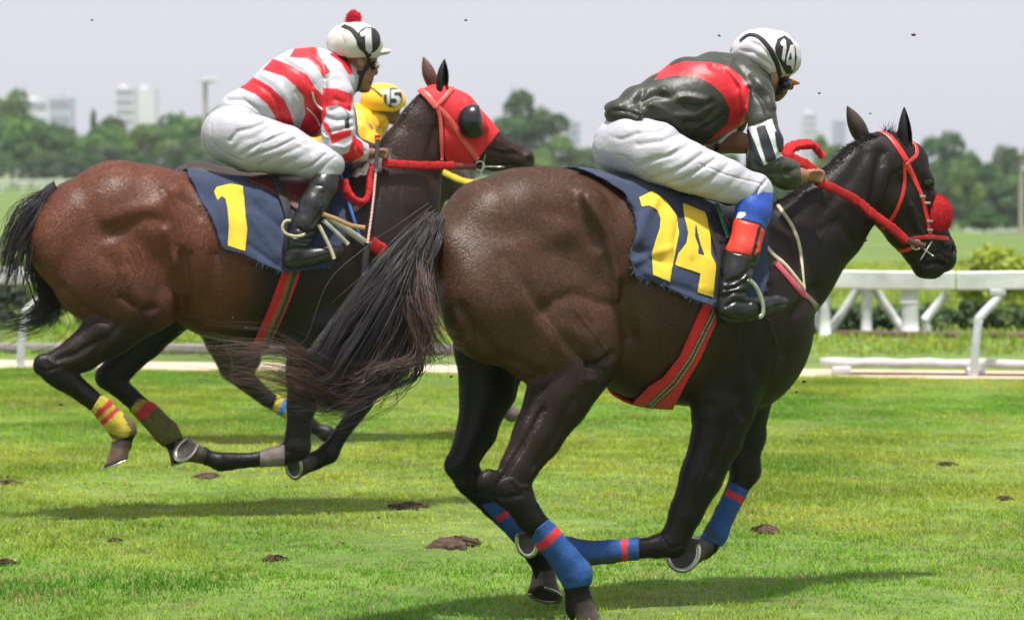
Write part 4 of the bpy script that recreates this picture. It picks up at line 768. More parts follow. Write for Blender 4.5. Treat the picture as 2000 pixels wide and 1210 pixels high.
# ------------------------------------------------------------------ the bay horse (number 1)
PB = Plane(60, 15.65, 14); B = Body(PB, .0085)
BY = (.130, .042, .021); BYD = (.085, .030, .017); BN = (.017, .009, .007); NB = (.038, .018, .013)
B.chain([(138, 455, 80), (165, 436, 88), (228, 418, 104), (290, 440, 112)], .05, BY, 1.0)
B.chain([(290, 448, 118), (370, 478, 138), (440, 505, 150)], .06, BY, .8, kj=.03)
B.chain([(440, 505, 150), (520, 515, 155), (600, 520, 155), (680, 520, 148)], .06, BN, .74, kj=.04)
B.chain([(705, 560, 125), (690, 480, 140)], .06, BN, .75)
B.chain([(152, 480, 92, .08), (225, 525, 112, .10), (278, 540, 82, .12)], .05, BY, .62, kj=.03)
B.chain([(190, 540, 86, .10), (250, 575, 78, .13), (300, 590, 54, .15)], .04, BYD, .75)
B.chain([(150, 480, 95, -.08), (225, 525, 110, -.10)], .05, BYD, .62)
B.chain([(340, 400, 26, .15), (350, 450, 30, .16)], .05, BY, .8)
B.chain([(262, 600, 64, .14), (215, 645, 50, .145), (160, 688, 37, .15), (118, 708, 29, .15)], .03, BN, .75, kj=.02)
B.chain([(86, 712, 22, .15), (110, 722, 30, .15), (126, 738, 26, .15)], .02, BLK, .65)
B.chain([(125, 736, 25, .15), (165, 768, 19, .15), (200, 796, 18, .15), (226, 826, 21, .15), (242, 840, 23, .15), (240, 860, 17, .15), (238, 868, 19, .15)], .012, BLK, .85)
B.chain([(325, 600, 60, -.12), (280, 660, 42, -.12), (235, 715, 30, -.12), (212, 735, 25, -.12)], .03, BLK, .75, kj=.02)
B.chain([(210, 735, 24, -.12), (252, 772, 18, -.12), (295, 812, 20, -.12), (325, 845, 23, -.12), (342, 865, 18, -.12)], .012, BLK, .85)
B.chain([(640, 540, 80, .12), (655, 640, 66, .12)], .05, BN, .6)
B.chain([(628, 640, 78, .11), (604, 720, 45, .12), (589, 790, 28, .12), (583, 840, 23, .12), (580, 868, 27, .12)], .035, BLK, .8, kj=.02)
B.chain([(580, 874, 27, .12), (556, 888, 20, .11), (500, 897, 14, .10), (452, 900, 16, .09), (432, 901, 18, .09), (405, 893, 14, .08), (396, 888, 17, .08)], .012, BLK, .85)
B.chain([(690, 640, 78, -.12), (694, 720, 42, -.12), (704, 768, 25, -.12), (706, 784, 22, -.12), (698, 800, 19, -.12)], .035, BLK, .8, kj=.02)
B.chain([(698, 802, 18, -.12), (662, 852, 15, -.12), (642, 884, 20, -.12), (618, 898, 17, -.12), (612, 900, 19, -.12)], .012, BLK, .85)
B.chain([(690, 470, 145), (745, 405, 108)], .06, NB, .62)
B.chain([(740, 410, 108), (772, 375, 88), (802, 308, 66), (832, 250, 54), (845, 225, 48)], .05, NB, .6, kj=.03)
B.chain([(858, 212, 44), (885, 228, 48), (925, 262, 40), (962, 288, 30), (1000, 304, 23), (1024, 311, 20)], .03, NB, .8)
B.chain([(880, 265, 50), (920, 292, 36), (965, 312, 22), (1000, 318, 14)], .02, NB, .75)
B.chain([(1026, 310, 17), (1030, 318, 12)], .015, (.06, .04, .038), 1.2)
B.ell(1037, 314, 8, 11, .024, .045, -20, .006, BLK, sub=True); B.ell(928, 236, 26, 15, .03, .085, -40, .02, NB)
VEINB = [([(250, 500), (262, 530), (250, 560)], 2.6, -.003), ([(270, 480), (285, 520), (275, 550)], 2.2, -.003), ([(230, 500), (240, 530), (225, 560)], 2.2, .002), ([(255, 490), (268, 520), (262, 545)], 2., .002), ([(300, 480), (310, 520), (300, 560)], 2.4, -.002), ([(240, 580), (265, 600), (280, 622)], 2.5, .004), ([(390, 400), (400, 440), (395, 480)], 3, -.002), ([(60, 712), (90, 724), (120, 715)], 3, .005), ([(95, 700), (110, 712)], 3, -.004), ([(150, 745), (190, 780)], 2.5, .003), ([(770, 300), (790, 340), (780, 380)], 4, .003), ([(560, 880), (590, 885)], 3, .004), ([(450, 905), (520, 900)], 2.5, .003), ([(980, 292), (1000, 288), (1020, 300)], 2.5, -.003), ([(1025, 303), (1036, 304), (1040, 310)], 2, -.004), ([(990, 325), (1010, 318)], 2, .004), ([(955, 300), (975, 315)], 2.5, -.003)]
LB = VEINB+[([(215, 425), (260, 410), (300, 405), (340, 375)], 16, -.010), ([(205, 462), (245, 448), (285, 425), (318, 432)], 14, .008), ([(318, 372), (330, 395), (345, 430), (352, 480), (340, 520)], 8, -.011), ([(362, 500), (362, 560), (356, 600)], 14, .02),
      ([(225, 480), (232, 520), (250, 540), (275, 600)], 12, -.008), ([(325, 450), (335, 490), (352, 530), (358, 570)], 8, -.012), ([(120, 560), (150, 590), (180, 612), (210, 625)], 10, .012), ([(205, 500), (225, 520)], 16, .008), ([(240, 580), (280, 605), (300, 600)], 9, .012), ([(90, 470), (110, 540), (140, 580)], 20, -.006),
      ([(420, 500), (410, 560), (385, 600)], 14, .010), ([(160, 350), (200, 335), (240, 332)], 10, .006), ([(340, 385), (372, 400), (390, 420)], 10, .008), ([(200, 660), (150, 690), (115, 700)], 8, .010), ([(240, 625), (195, 680), (160, 720)], 8, .007),
      ([(845, 350), (838, 300), (850, 250)], 9, .010), ([(800, 420), (820, 480)], 14, .008), ([(950, 290), (985, 300), (1010, 300)], 5, .005), ([(940, 325), (980, 322), (1015, 324)], 3.5, .010), ([(970, 270), (1000, 290)], 6, -.004)]
hcB = ground(300, 1000); horseB, VB, FB, bvB = build_horse('racehorse', PB, B, 'bay racehorse at left galloping in cloth 1 and a red hood with blinkers', LB, hcB)
coat_hair(PB, VB, FB, B.colors(VB), 200000, .014, .0020, horseB, 62)
ear(PB, (862, 180), (868, 116), 25, .05, horseB, (.010, .008, .009)); ear(PB, (846, 168), (827, 112), 25, -.045, horseB, (.12, .06, .045), -1)
mane(PB, [(690, 335), (712, 308), (742, 272), (775, 215), (800, 183), (822, 165)], 5000, .016, horseB, bv=bvB, lean=(-.9, 0, .5)); mane(PB, [(668, 348), (684, 340), (700, 325), (718, 302)], 500, .07, horseB, .05, mat=HAIRB, lean=(-.2, 0, .2), spread=.1, bv=bvB)
for l in (.085,): V, F = sphere(PB.pt(932, 240, -l), (.02, .014, .018)); obj('eye', V, F, EYEM, horseB)
YG = (.42, .34, .03); OL = (.10, .085, .02); RB2 = (.42, .02, .03)
bandage(B, [(178, 802), (196, 772), (222, 780), (262, 818), (268, 846), (222, 862), (205, 836)], .006, [YG, ([(250, 812), (264, 835), (262, 850)], 9, (.10, .075, .03)), ([(215, 850), (240, 858)], 4, (.14, .10, .03)), ([(178, 790), (212, 812)], 0, RB2), ([(188, 812), (220, 782)], 6, RB2), ([(200, 826), (234, 794)], 4.5, RB2)], horseB, (.06, .26))
bandage(B, [(248, 806), (270, 776), (300, 786), (345, 826), (356, 852), (318, 872), (290, 842)], .006, [OL, ([(262, 800), (285, 780)], 6, (.3, .24, .03)), ([(266, 818), (300, 786)], 10, RB2)], horseB, (-.24, -.02))
bandage(B, [(508, 872), (508, 922), (556, 915), (556, 868)], .0035, [(.17, .14, .13)], horseB, (.0, .2), 'leg_wrap')
hoof(PB, (240, 862), (228, 904), (-.75, .6), 18, 25, horseB, .1, (.085, .05, .028), l=.15, nrm=(.35, .9)); hoof(PB, (341, 864), (357, 898), (.5, .85), 17, 23, horseB, .2, (.06, .036, .022), l=-.12, nrm=(.3, .8)); hoof(PB, (396, 888), (364, 877), (-.7, .7), 16, 25, horseB, .6, (.05, .04, .035), l=.08, nrm=(-.7, -.6)); hoof(PB, (612, 900), (574, 909), (-.2, 1), 17, 24, horseB, .55, (.035, .028, .025), l=-.12, nrm=(-.85, .2))
tail(PB, [[(98, 376, 0), (66, 392, .03), (36, 415, .05), (10, 450, .06), (-14, 500, .08), (-40, 560, .08)], [(94, 380, .01), (70, 410, .05), (45, 445, .08), (22, 490, .1), (10, 540, .1), (-10, 570, .1)], [(94, 384, .02), (78, 425, .06), (58, 470, .1), (48, 520, .12), (40, 560, .12), (20, 580, .12)]], 420, .0018, horseB, seed=31, jit=.014)
tail(PB, [[(94, 384, -.02), (74, 440, -.05), (62, 500, -.08), (72, 560, -.08), (70, 590, -.08), (35, 615, -.08), (-10, 620, -.08), (-60, 640, -.06)], [(94, 384, -.02), (78, 440, -.05), (72, 500, -.08), (88, 560, -.08), (100, 600, -.08), (60, 628, -.08), (10, 636, -.08), (-40, 660, -.06)], [(94, 384, -.02), (80, 440, -.05), (78, 510, -.08), (95, 570, -.08), (112, 595, -.08), (80, 640, -.08), (40, 640, -.08), (-10, 670, -.06)]], 420, .0018, horseB, seed=32, jit=.016)
V, F = tube(resample(np.array([PB.pt(*p) for p in [(112, 372, 0), (94, 380, 0), (72, 402, .02), (50, 430, .04)]]), 10), np.linspace(.05, .012, 10), 10); obj('dock', V, F, HAIRM, horseB)
# ------------------------------------------------------------------ the horse hidden behind (number 15)
PCc = Plane(300, 20.0, 10); Cb = Body(PCc, .012); CK = (.03, .018, .014)
t_ = lambda x, y, r, l=0: (262+(x-60)*.76, 335+(y-335)*.775, r*.775, l)
for ch, wd in (([(138, 455, 80), (228, 418, 104), (300, 448, 118), (370, 478, 138), (520, 515, 152), (680, 520, 148)], .78), ([(705, 560, 115), (690, 480, 140), (745, 405, 108), (790, 350, 86), (832, 270, 60)], .62)):
    Cb.chain([t_(*p) for p in ch], .06, CK, wd, kj=.04)
Cb.chain([(876, 352, 34), (905, 372, 30), (935, 385, 20)], .03, CK, .7)
Cb.chain([(470, 600, 70, .1), (478, 660, 42, .11), (480, 700, 30, .11), (472, 728, 20, .11), (492, 752, 19, .11), (530, 783, 15, .11), (575, 815, 14, .11), (602, 828, 17, .11), (622, 838, 12, .11)], .04, BLK, .85)
Cb.chain([(620, 838, 12, .11), (638, 846, 18, .11)], .005, BLK)
Cb.chain([(430, 600, 70, -.1), (440, 660, 42, -.1), (452, 720, 24, -.1), (520, 780, 14, -.1), (560, 800, 14, -.1)], .04, BLK, .85)
Cb.chain([(880, 560, 60, .1), (925, 640, 30, .1), (950, 710, 20, .1), (962, 760, 14, .1), (985, 795, 15, .1)], .04, BLK, .85); Cb.chain([(985, 797, 14, .1), (1000, 808, 17, .1)], .005, (.12, .09, .09))
Cb.chain([(880, 560, 60, -.1), (930, 640, 30, -.1), (960, 715, 20, -.1), (950, 760, 13, -.1), (925, 790, 15, -.1)], .04, BLK, .85)
hcC = ground(620, 845); horseC, VC, FC, bvC = build_horse('racehorse', PCc, Cb, 'dark racehorse mostly hidden behind the bay horse, with a yellow rein', [], hcC)
bandage(Cb, [(532, 800), (545, 765), (570, 780), (562, 822)], .008, [(.45, .36, .04), ([(548, 806), (560, 784)], 6, (.02, .16, .45))], horseC, (.02, .25))
# ================================================================== TACK
def Z(ox, oy, k): return lambda *p: [(ox+k*x, oy+k*y) for x, y in p]
z1 = Z(360, 0, .3472); z2 = Z(600, 80, .281); z3 = Z(340, 300, .3306); z14 = Z(1120, 40, .3141); zh = Z(1480, 190, .3223); zb = Z(1120, 300, .3306); z6 = Z(1100, 700, .372)
NAVY = (.018, .030, .070)
def paint(pl, V, base, regions):
    """colours by traced pattern pieces, same on both sides; region = (polygon, colour) or (line, width, colour)"""
    W, l = pl.near(V); x, y = proj(W); C = np.tile(base, (len(V), 1)).astype(float)
    for r in regions:
        if len(r) == 2: m = polysd(x, y, r[0]) < 0; c = r[1]
        else: m = linedist(x, y, r[0]) < r[1]; c = r[2]
        C[m] = c
    return C
def cloth_noise(V, amp, k, seed):
    g = np.random.default_rng(seed); D = np.zeros(len(V))
    for _ in range(7): d = g.normal(size=3)*k; D += np.sin(V@d+g.uniform(0, 6))
    return D*amp/2.6
def wrapped(name, Bd, poly, level, mat, base, regions=(), lines=(), thick=.004, flare=None, noise=0, fray=0, **kw):
    V, F = Bd.wrap(poly, level, 3); V, F = refine(V, F) if len(regions) else (V, F)
    if len(lines): V = carve(V, F, Bd.pl, lines, lmin=.03)
    if noise: V = V+normals(V, F)*cloth_noise(V, noise, 18, 3)[:, None]
    if flare:   # hem stands off the flank towards its lower edge
        W, l = Bd.pl.near(V); x, y = proj(W); s = np.clip((y-flare[0])/(flare[1]-flare[0]), 0, 1)**2*flare[2]; V = V+Bd.pl.n*(s*np.sign(l))[:, None]
    b = bvh_of(V, F); C = paint(Bd.pl, V, base, regions)
    o = obj(name, V, F, mat, cols=C, solid=thick, **kw)
    if fray:
        Fa = np.asarray(F); e = np.sort(np.concatenate([Fa[:, [0, 1]], Fa[:, [1, 2]], Fa[:, [2, 0]]]), 1); u, c = np.unique(e, axis=0, return_counts=True); e = u[c == 1]; g = np.random.default_rng(5); i = g.integers(0, len(e), fray); t = g.random((fray, 1)); P = V[e[i, 0]]*(1-t)+V[e[i, 1]]*t
        ctr = V.mean(0); D = P-ctr; D -= Bd.pl.n*(D@Bd.pl.n)[:, None]; D /= np.linalg.norm(D, axis=1)[:, None]; D = D+g.normal(size=D.shape)*.5; Vh, Fh = hair(P, D, .012, .0015, 2, .4, 0, 3); obj('frayed_edge', Vh, Fh, mat, o, cols=np.tile((.09, .12, .2), (len(Vh), 1)), smooth=False)
    return o, b
def number(name, bv, poly, parent, mat=YELLOW, off=.004, label=None, step=2.5):
    V, F = patch_px(bv, poly, off, step); return obj(name, V, F, mat, parent, solid=.002, label=label)
def straps(name, bv, items, mat, parent, thick=.005, mirror=None):
    parts = []
    for pts, w in items:
        V, F = strap_px(bv, pts, w, thick); parts.append((V, F))
        if mirror: parts.append((mirror.mirror(V), [f[::-1] for f in F]))
    V, F = join(parts); return obj(name, V, F, mat, parent)
# ---- number 14: cloth, saddle, girth, breast strap
pA = [(1131, 328), (1140, 290), (1300, 290), (1440, 340), (1500, 420), (1497, 535), (1472, 600), (1398, 600), (1351, 585), (1299, 560), (1262, 547), (1236, 538), (1229, 505), (1234, 478), (1243, 449), (1238, 409), (1219, 379), (1186, 356), (1153, 336)]
foldA = [(zb((480, 280), (420, 380), (390, 470), (370, 540))[:], 10, -.012), (zb((380, 560), (440, 600), (520, 640)), 12, .014), (zb((360, 640), (450, 600), (560, 560)), 7, -.008), (zb((640, 300), (600, 500), (590, 640)), 7, .010), (zb((800, 620), (830, 700), (840, 800)), 8, -.008), (zb((500, 760), (640, 800), (800, 850)), 9, .008), (zb((240, 130), (330, 260), (350, 380)), 9, -.008), (zb((420, 700), (520, 760)), 8, -.008), (zb((700, 640), (720, 760)), 9, .008)]
clothA, bcA = wrapped('saddle_cloth', A, pA, .022, DENIM, NAVY, [(zb((330, 640), (350, 730), (480, 770), (640, 850), (850, 915)), 2.5, (.05, .08, .16))], foldA, flare=(430, 600, .035), noise=.004, fray=1100, label='navy saddle cloth with yellow number 14 on the nearest horse', cat='saddle cloth', group=None)
numA = number('number', bcA, zb((385, 262), (465, 225), (550, 290), (605, 370), (625, 470), (600, 590), (578, 690), (568, 758), (468, 718), (460, 600), (478, 530), (508, 440), (512, 385), (490, 335), (450, 312), (402, 318)), clothA, label='yellow felt digit 1')
numA2 = number('number', bcA, zb((645, 295), (775, 350), (790, 400), (805, 480), (810, 600), (835, 650), (855, 745), (845, 855), (730, 820), (750, 710), (600, 662), (620, 590), (665, 530), (675, 470), (655, 380)), clothA, label='yellow felt digit 4')
number('number_gap', bcA, zb((716, 400), (728, 470), (745, 540), (768, 600), (733, 590), (736, 548), (714, 490)), numA2, M('navy_denim', NAVY, rough=.85), off=.0062, step=2)
def saddle(Bd, pl, seat, flap, w, label, col):
    S = Body(pl, .006); S.chain(seat, .01, col, w); S.build(.03); V, F = S.surf(0, 2); o = obj('saddle', V, F, LEATHER, cols=np.tile(col, (len(V), 1)), label=label, cat='saddle')
    V, F = Bd.wrap(flap, .036, 3, one_side=True, lmin=.03); obj('flap', V, F, LEATHER, o, cols=np.tile(col, (len(V), 1)), solid=.006); obj('flap', pl.mirror(V), F[:, ::-1], LEATHER, o, cols=np.tile(col, (len(V), 1)), solid=.006); return o
sadA = saddle(A, PA, [(1236, 356, 7), (1300, 378, 10), (1390, 398, 10), (1470, 396, 10)], zb((800, 400), (840, 310), (1000, 310), (1060, 420), (1010, 640), (930, 760), (860, 690), (820, 500)), 7, 'small black racing saddle under the rider in olive and red', (.012, .012, .013))
straps('green_strap', bvh_of(*A.wrap(zb((700, 200), (1100, 200), (1100, 900), (700, 900)), .040, 2)), [(zb((845, 300), (880, 400), (915, 500)), 11)], M('green_webbing', (.02, .16, .09), rough=.7), sadA)
gA, _ = wrapped('girth', A, [(1378, 585), (1404, 600), (1396, 634), (1366, 700), (1342, 740), (1312, 800), (1215, 810), (1264, 758), (1295, 738), (1327, 698)], .014, M('fleece_girth', attr=True, rough=.9, bump=[(260, 1, .004)], sheen=.3, mottle=(.75, 1.15), mscale=50), (.66, .014, .018), [([(1396, 605), (1349, 700), (1318, 744), (1270, 790), (1240, 830)], 7, (.06, .025, .02)), ([(1393, 604), (1346, 698), (1315, 742), (1268, 788)], 1.2, (.35, .30, .2)), ([(1399, 607), (1352, 702), (1321, 747), (1272, 792)], 1.2, (.35, .30, .2))], noise=.002, thick=.010, label='red fleece girth with a dark centre stripe on the nearest horse', cat='girth')
CREAM = M('cream_webbing', (.52, .46, .31), rough=.7, mottle=(.75, 1.1), mscale=40, bump=[(300, .4, .001)])
bp_ = empty('breast_strap', PA.pt(1560, 560, .1), 'cream breast strap with pink patch across the nearest horse shoulder', 'strap')
straps('webbing', bvA, [(zb((1195, 290), (1250, 370), (1290, 430), (1325, 520), (1345, 640), (1358, 790)), 9), (zb((1120, 530), (1180, 600), (1250, 660), (1330, 760), (1360, 800)), 10)], CREAM, bp_, .006, PA)
pv_ = straps('patch', bvA, [(zb((1190, 640), (1260, 720), (1330, 800), (1385, 850)), 16)], M('pink_webbing', (.50, .07, .12), rough=.7, mottle=(.8, 1.2), mscale=30), bp_, .004)
straps('buckle_strap', bvA, [(zb((1375, 840), (1405, 875), (1435, 915)), 20)], M('olive_webbing', (.10, .09, .04), rough=.6), bp_, .006)
# ---- number 14: bridle, noseband, reins
br = empty('bridle', PA.pt(1770, 320, .1), 'red leather bridle on the nearest horse', 'bridle')
straps('crown_strap', bvA, [(zh((712, 205), (755, 215), (800, 240), (860, 320), (905, 395)), 13)], REDL, br, .0025)
straps('browband', bvA, [(zh((895, 405), (935, 375), (962, 345), (958, 300), (932, 275)), 9)], REDL, br, .0025)
ck = straps('cheek_strap', bvA, [(zh((890, 385), (925, 450), (960, 530), (990, 600), (1010, 680), (1035, 780), (1040, 830)), 14)], REDL, br, .004)
for q, (x, y) in enumerate(((985, 600), (1015, 640), (1030, 750), (1032, 800))):
    p, n = hit(bvA, *zh((x, y))[0]); V, F = bevbox((0, 0, 0), (.028, .012, .010), .003); rot = np.array([PA.h, -PA.n, [0, 0, 1.]]).T; obj('buckle', V@rot.T+p+n*.007, F, METAL, ck, smooth=False)
straps('throat_strap', bvA, [(zh((888, 400), (888, 500), (880, 580), (855, 650), (820, 720), (780, 770), (740, 810), (690, 838)), 8)], REDL, br, .0025)
straps('noseband', bvA, [(zh((870, 870), (960, 850), (1040, 845), (1100, 850), (1155, 858)), 10), (zh((780, 900), (850, 925), (920, 915), (960, 880)), 10)], REDL, br, .004)
e = PA.pt(*zh((1030, 885))[0], .075); 
for a, b in (((1055, 872), (985, 985)), ((985, 900), (1060, 960))):
    V, F = tube(resample([PA.pt(*zh(a)[0], .078), PA.pt(*zh(b)[0], .082)], 5), .0035, 8); obj('bit_cheek', V, F, METAL, br)
th = np.linspace(0, 2*math.pi, 25); V, F = tube(np.array([PA.pt(1790+9*math.cos(a), 478+9*math.sin(a), .075) for a in th]), .004, 8, cap=False); obj('bit_ring', V, F, METAL, br)
S = Body(PA, .005); S.ell(1826, 420, 29, 40, .062, .022, -8, .02, (0, 0, 0)); S.build(.03); V, F = S.surf(0, 1); nb = obj('sheepskin_noseband', V, F, REDW, label='round red sheepskin noseband on the nearest horse nose', cat='noseband'); V, F = fuzz(V, F, 7000, .006, .0016, 4); obj('fleece', V, F, REDW, nb, smooth=False)
def fleece_rein(name, pl, pts, rpx, label, fl=(1.0, .62), mat=None, n=60, seed=1, fz=9000, cat='rein'):
    P = resample(np.array([pl.pt(*p) for p in pts]), n); r = rpx*pl.px2m(P[n//2]); g = np.random.default_rng(seed); V, F = tube(P, r*(1+.06*g.normal(size=n)), 14, flat=fl); N = V-np.repeat(P, 14, 0); V = V+N*(g.normal(size=len(V))*.07)[:, None]
    o = obj(name, V, F, mat or REDW, label=label, cat=cat); T = [f for f in F if len(f) == 4]; Vf, Ff = fuzz(V, np.array(T), fz, .012, .0016, seed); obj('fleece', Vf, Ff, mat or REDW, o, smooth=False); return o
rA = fleece_rein('rein', PA, [(1596, 354, .19), (1640, 374, .16), (1673, 392, .135), (1705, 418, .13), (1738, 442, .125), (1768, 468, .11)], 8.5, 'red fleece rein running from the hand to the bit of the nearest horse')
V, F = tube(resample([PA.pt(1762, 464, .115), PA.pt(1790, 476, .095), PA.pt(1806, 480, .085)], 8), 1, 8, flat=(.012, .005), updir=np.tile(PA.n, (8, 1))); obj('leather_end', V, F, M('brown_leather', (.09, .03, .02), rough=.4), rA)
fleece_rein('rein', PA, [(1592, 338, .17), (1572, 322, .17), (1550, 312, .16), (1538, 302, .15), (1545, 288, .13), (1568, 282, .11), (1588, 284, .10), (1606, 304, .10)], 11, 'curled loose end of red fleece rein above the hand of the second rider', seed=3)
# ---- number 1: cloth, saddle, girth, straps
pB = [(368, 341), (362, 300), (520, 290), (690, 320), (675, 380), (672, 470), (640, 522), (548, 531), (512, 516), (475, 496), (434, 486), (423, 449), (406, 409), (383, 366)]
foldB = [(z3((280, 290), (300, 420), (290, 540)), 8, -.008), (z3((410, 240), (520, 340), (640, 450)), 8, .010), (z3((440, 360), (540, 500), (620, 600)), 9, -.009), (z3((440, 540), (520, 600), (600, 660)), 7, .009), (z3((150, 200), (230, 330), (270, 470)), 9, .006), (z3((500, 250), (600, 300), (640, 380)), 9, -.008)]
clothB, bcB = wrapped('saddle_cloth', B, pB, .022, DENIM, NAVY, [], foldB, flare=(420, 530, .03), noise=.004, fray=900, label='navy saddle cloth with yellow number 1 on the bay horse', cat='saddle cloth')
number('number', bcB, z3((235, 228), (250, 200), (330, 182), (405, 195), (415, 300), (432, 450), (418, 578), (315, 545), (322, 430), (315, 330), (302, 268), (280, 255), (258, 280)), clothB, label='yellow felt digit 1')
sadB = saddle(B, PB, [(405, 336, 5), (440, 347, 7), (520, 356, 9), (600, 352, 9), (655, 344, 8)], z3((420, 150), (720, 100), (900, 150), (800, 420), (720, 330), (640, 270), (560, 215)), 4, 'small dark red racing saddle under the red and white rider', (.09, .012, .016))
bw = bvh_of(*B.wrap(z3((300, 50), (1100, 50), (1100, 800), (300, 800)), .042, 2))
straps('girth_strap', bw, [(z3((590, 140), (640, 250), (670, 340), (690, 420)), 17)], BLACKW, sadB)
gB, _ = wrapped('girth', B, [(555, 520), (587, 520), (584, 540), (561, 600), (533, 660), (515, 700), (475, 700), (498, 662), (526, 600)], .014, bpy.data.materials['fleece_girth'], (.50, .014, .02), [([(574, 520), (552, 590), (518, 662), (500, 700)], 5, (.20, .10, .03)), ([(580, 520), (558, 590), (526, 662), (508, 700)], 3.5, (.01, .05, .03))], noise=.002, thick=.008, label='striped red, ochre and green girth on the bay horse', cat='girth')
bs = empty('breast_strap', PB.pt(690, 440, .2), 'grey breast strap with tan buckle ends and red fleece on the bay horse', 'strap')
def free_strap(name, pl, pts, wpx, mat, parent, tpx=2.5, n=14):
    P = resample(np.array([pl.pt(*p) for p in pts]), n); m = pl.px2m(P[0]); V, F = tube(P, 1, 8, flat=(wpx*m/2, tpx*m/2), updir=np.tile(pl.n, (n, 1))); return obj(name, V, F, mat, parent)
TAN = M('tan_leather', (.40, .24, .10), rough=.5, mottle=(.8, 1.15), mscale=30); GRW = M('grey_webbing', (.36, .35, .31), rough=.8, mottle=(.7, 1.1), mscale=30)
free_strap('webbing', PB, [(640, 425, .34), (680, 450, .33), (723, 480, .30)], 13, GRW, bs); free_strap('tan_end', PB, [(630, 418, .37), (655, 427, .37), (685, 440, .36), (713, 445, .36)], 9, TAN, bs); free_strap('grey_end', PB, [(631, 430, .37), (655, 452, .37), (680, 477, .36)], 8, GRW, bs)
free_strap('blue_cord', PB, [(664, 335, .20), (680, 390, .26), (692, 430, .30), (704, 468, .31)], 6, M('blue_cord', (.02, .08, .30), rough=.6), bs)
fl_ = fleece_rein('fleece_pad', PB, [(722, 474, .30), (735, 482, .28), (750, 494, .25), (762, 506, .22)], 13, 'short red fleece pad on the chest of the bay horse', fz=1500, cat='pad')
# ---- number 1: hood, bridle, reins
hood, bh = wrapped('racing_hood', B, [(818, 172), (812, 140), (885, 140), (930, 178), (968, 215), (980, 250), (962, 274), (937, 304), (918, 322), (875, 321), (869, 305), (867, 237), (856, 204), (835, 186)], .008, REDF, (.6, .014, .022), [], [(z2((980, 330), (1080, 400), (1100, 470)), 4, .006), (z2((1060, 640), (1120, 740), (1180, 790)), 5, -.006), (z2((960, 520), (1000, 640), (980, 800)), 7, .005), (z2((1180, 400), (1230, 480)), 4, .004)], thick=.003, noise=.0015, label='red fabric hood on the bay horse head', cat='hood')
for sgn in (1, -1):
    p, n = hit(bh, 925, 237); c = p-PB.n*.004; u = np.linspace(R(0), R(88), 9); V = []; nn = 30
    for a in u:
        for q in range(nn):
            b = 2*math.pi*q/nn; rr = math.sin(a); opn = 1 if not (-.9 < math.atan2(math.sin(b-.15), math.cos(b-.15)) < .9) else .55
            V.append(c+PB.h*(.074*rr*math.cos(b)*(opn if a > .3 else 1)*1.0)+np.array([0, 0, .080*rr*math.sin(b)])+PB.n*(.060*math.cos(a)))
    V = np.array(V); V = V if sgn > 0 else PB.mirror(V); F = [[i*nn+j, i*nn+(j+1) % nn, (i+1)*nn+(j+1) % nn, (i+1)*nn+j] for i in range(8) for j in range(nn)]; obj('blinker_cup', V, F, BLACKP, hood, solid=.003)
bb_ = empty('bridle', PB.pt(880, 220, .1), 'pinkish red leather bridle over the hood of the bay horse', 'bridle'); PKL = M('pinkish_red_leather', (.60, .085, .07), rough=.42, bump=[(300, .2, .0006)], mottle=(.85, 1.15), mscale=20)
bh2 = bvh_of(*B.wrap([(780, 120), (980, 120), (980, 340), (780, 340)], .014, 2))
straps('crown_strap', bh2, [(z2((775, 332), (810, 360), (850, 400), (895, 455)), 13), (z2((895, 455), (960, 510), (1020, 590), (1060, 660), (1120, 740), (1185, 825)), 11)], PKL, bb_, .0025)
straps('browband', bh2, [(z2((1012, 318), (985, 360), (940, 410), (890, 460)), 9)], PKL, bb_, .0025); straps('throat_strap', bh2, [(z2((905, 470), (925, 540), (932, 640), (935, 740), (935, 825)), 8)], PKL, bb_, .0025)
V, F = tube(np.array([PB.pt(937+9*math.cos(a), 324+9*math.sin(a), .085) for a in th]), .0035, 8, cap=False); obj('bit_ring', V, F, METAL, bb_)
for a, b in (((948, 302), (938, 345)), ((940, 325), (985, 326))): V, F = tube(resample([PB.pt(*a, .088), PB.pt(*b, .086)], 4), .003, 8); obj('bit_cheek', V, F, METAL, bb_)
rB = fleece_rein('rein', PB, [(748, 319, .17), (780, 321, .155), (830, 323, .135), (885, 323, .115)], 7.5, 'red fleece rein from the bit of the bay horse to the hand of its rider', seed=5)
V, F = tube(resample([PB.pt(878, 323, .118), PB.pt(900, 325, .105), PB.pt(930, 325, .092)], 8), 1, 8, flat=(.016, .006), updir=np.tile(PB.n, (8, 1))); obj('leather_end', V, F, M('dark_red_leather', (.16, .02, .02), rough=.4), rB)
fleece_rein('rein', PB, [(728, 322, .17), (722, 345, .19), (721, 372, .22), (712, 393, .24), (694, 393, .26), (680, 378, .26), (671, 352, .24)], 9, 'hanging loop of red fleece rein below the hand of the red and white rider', seed=6)
fleece_rein('rein', PCc, [(858, 331, .1), (875, 341, .1), (900, 352, .1), (930, 358, .1), (960, 352, .1)], 6, 'yellow rein of the hidden horse between the two near horses', mat=M('yellow_rein', (.66, .50, .04), rough=.8), fz=800, seed=7)
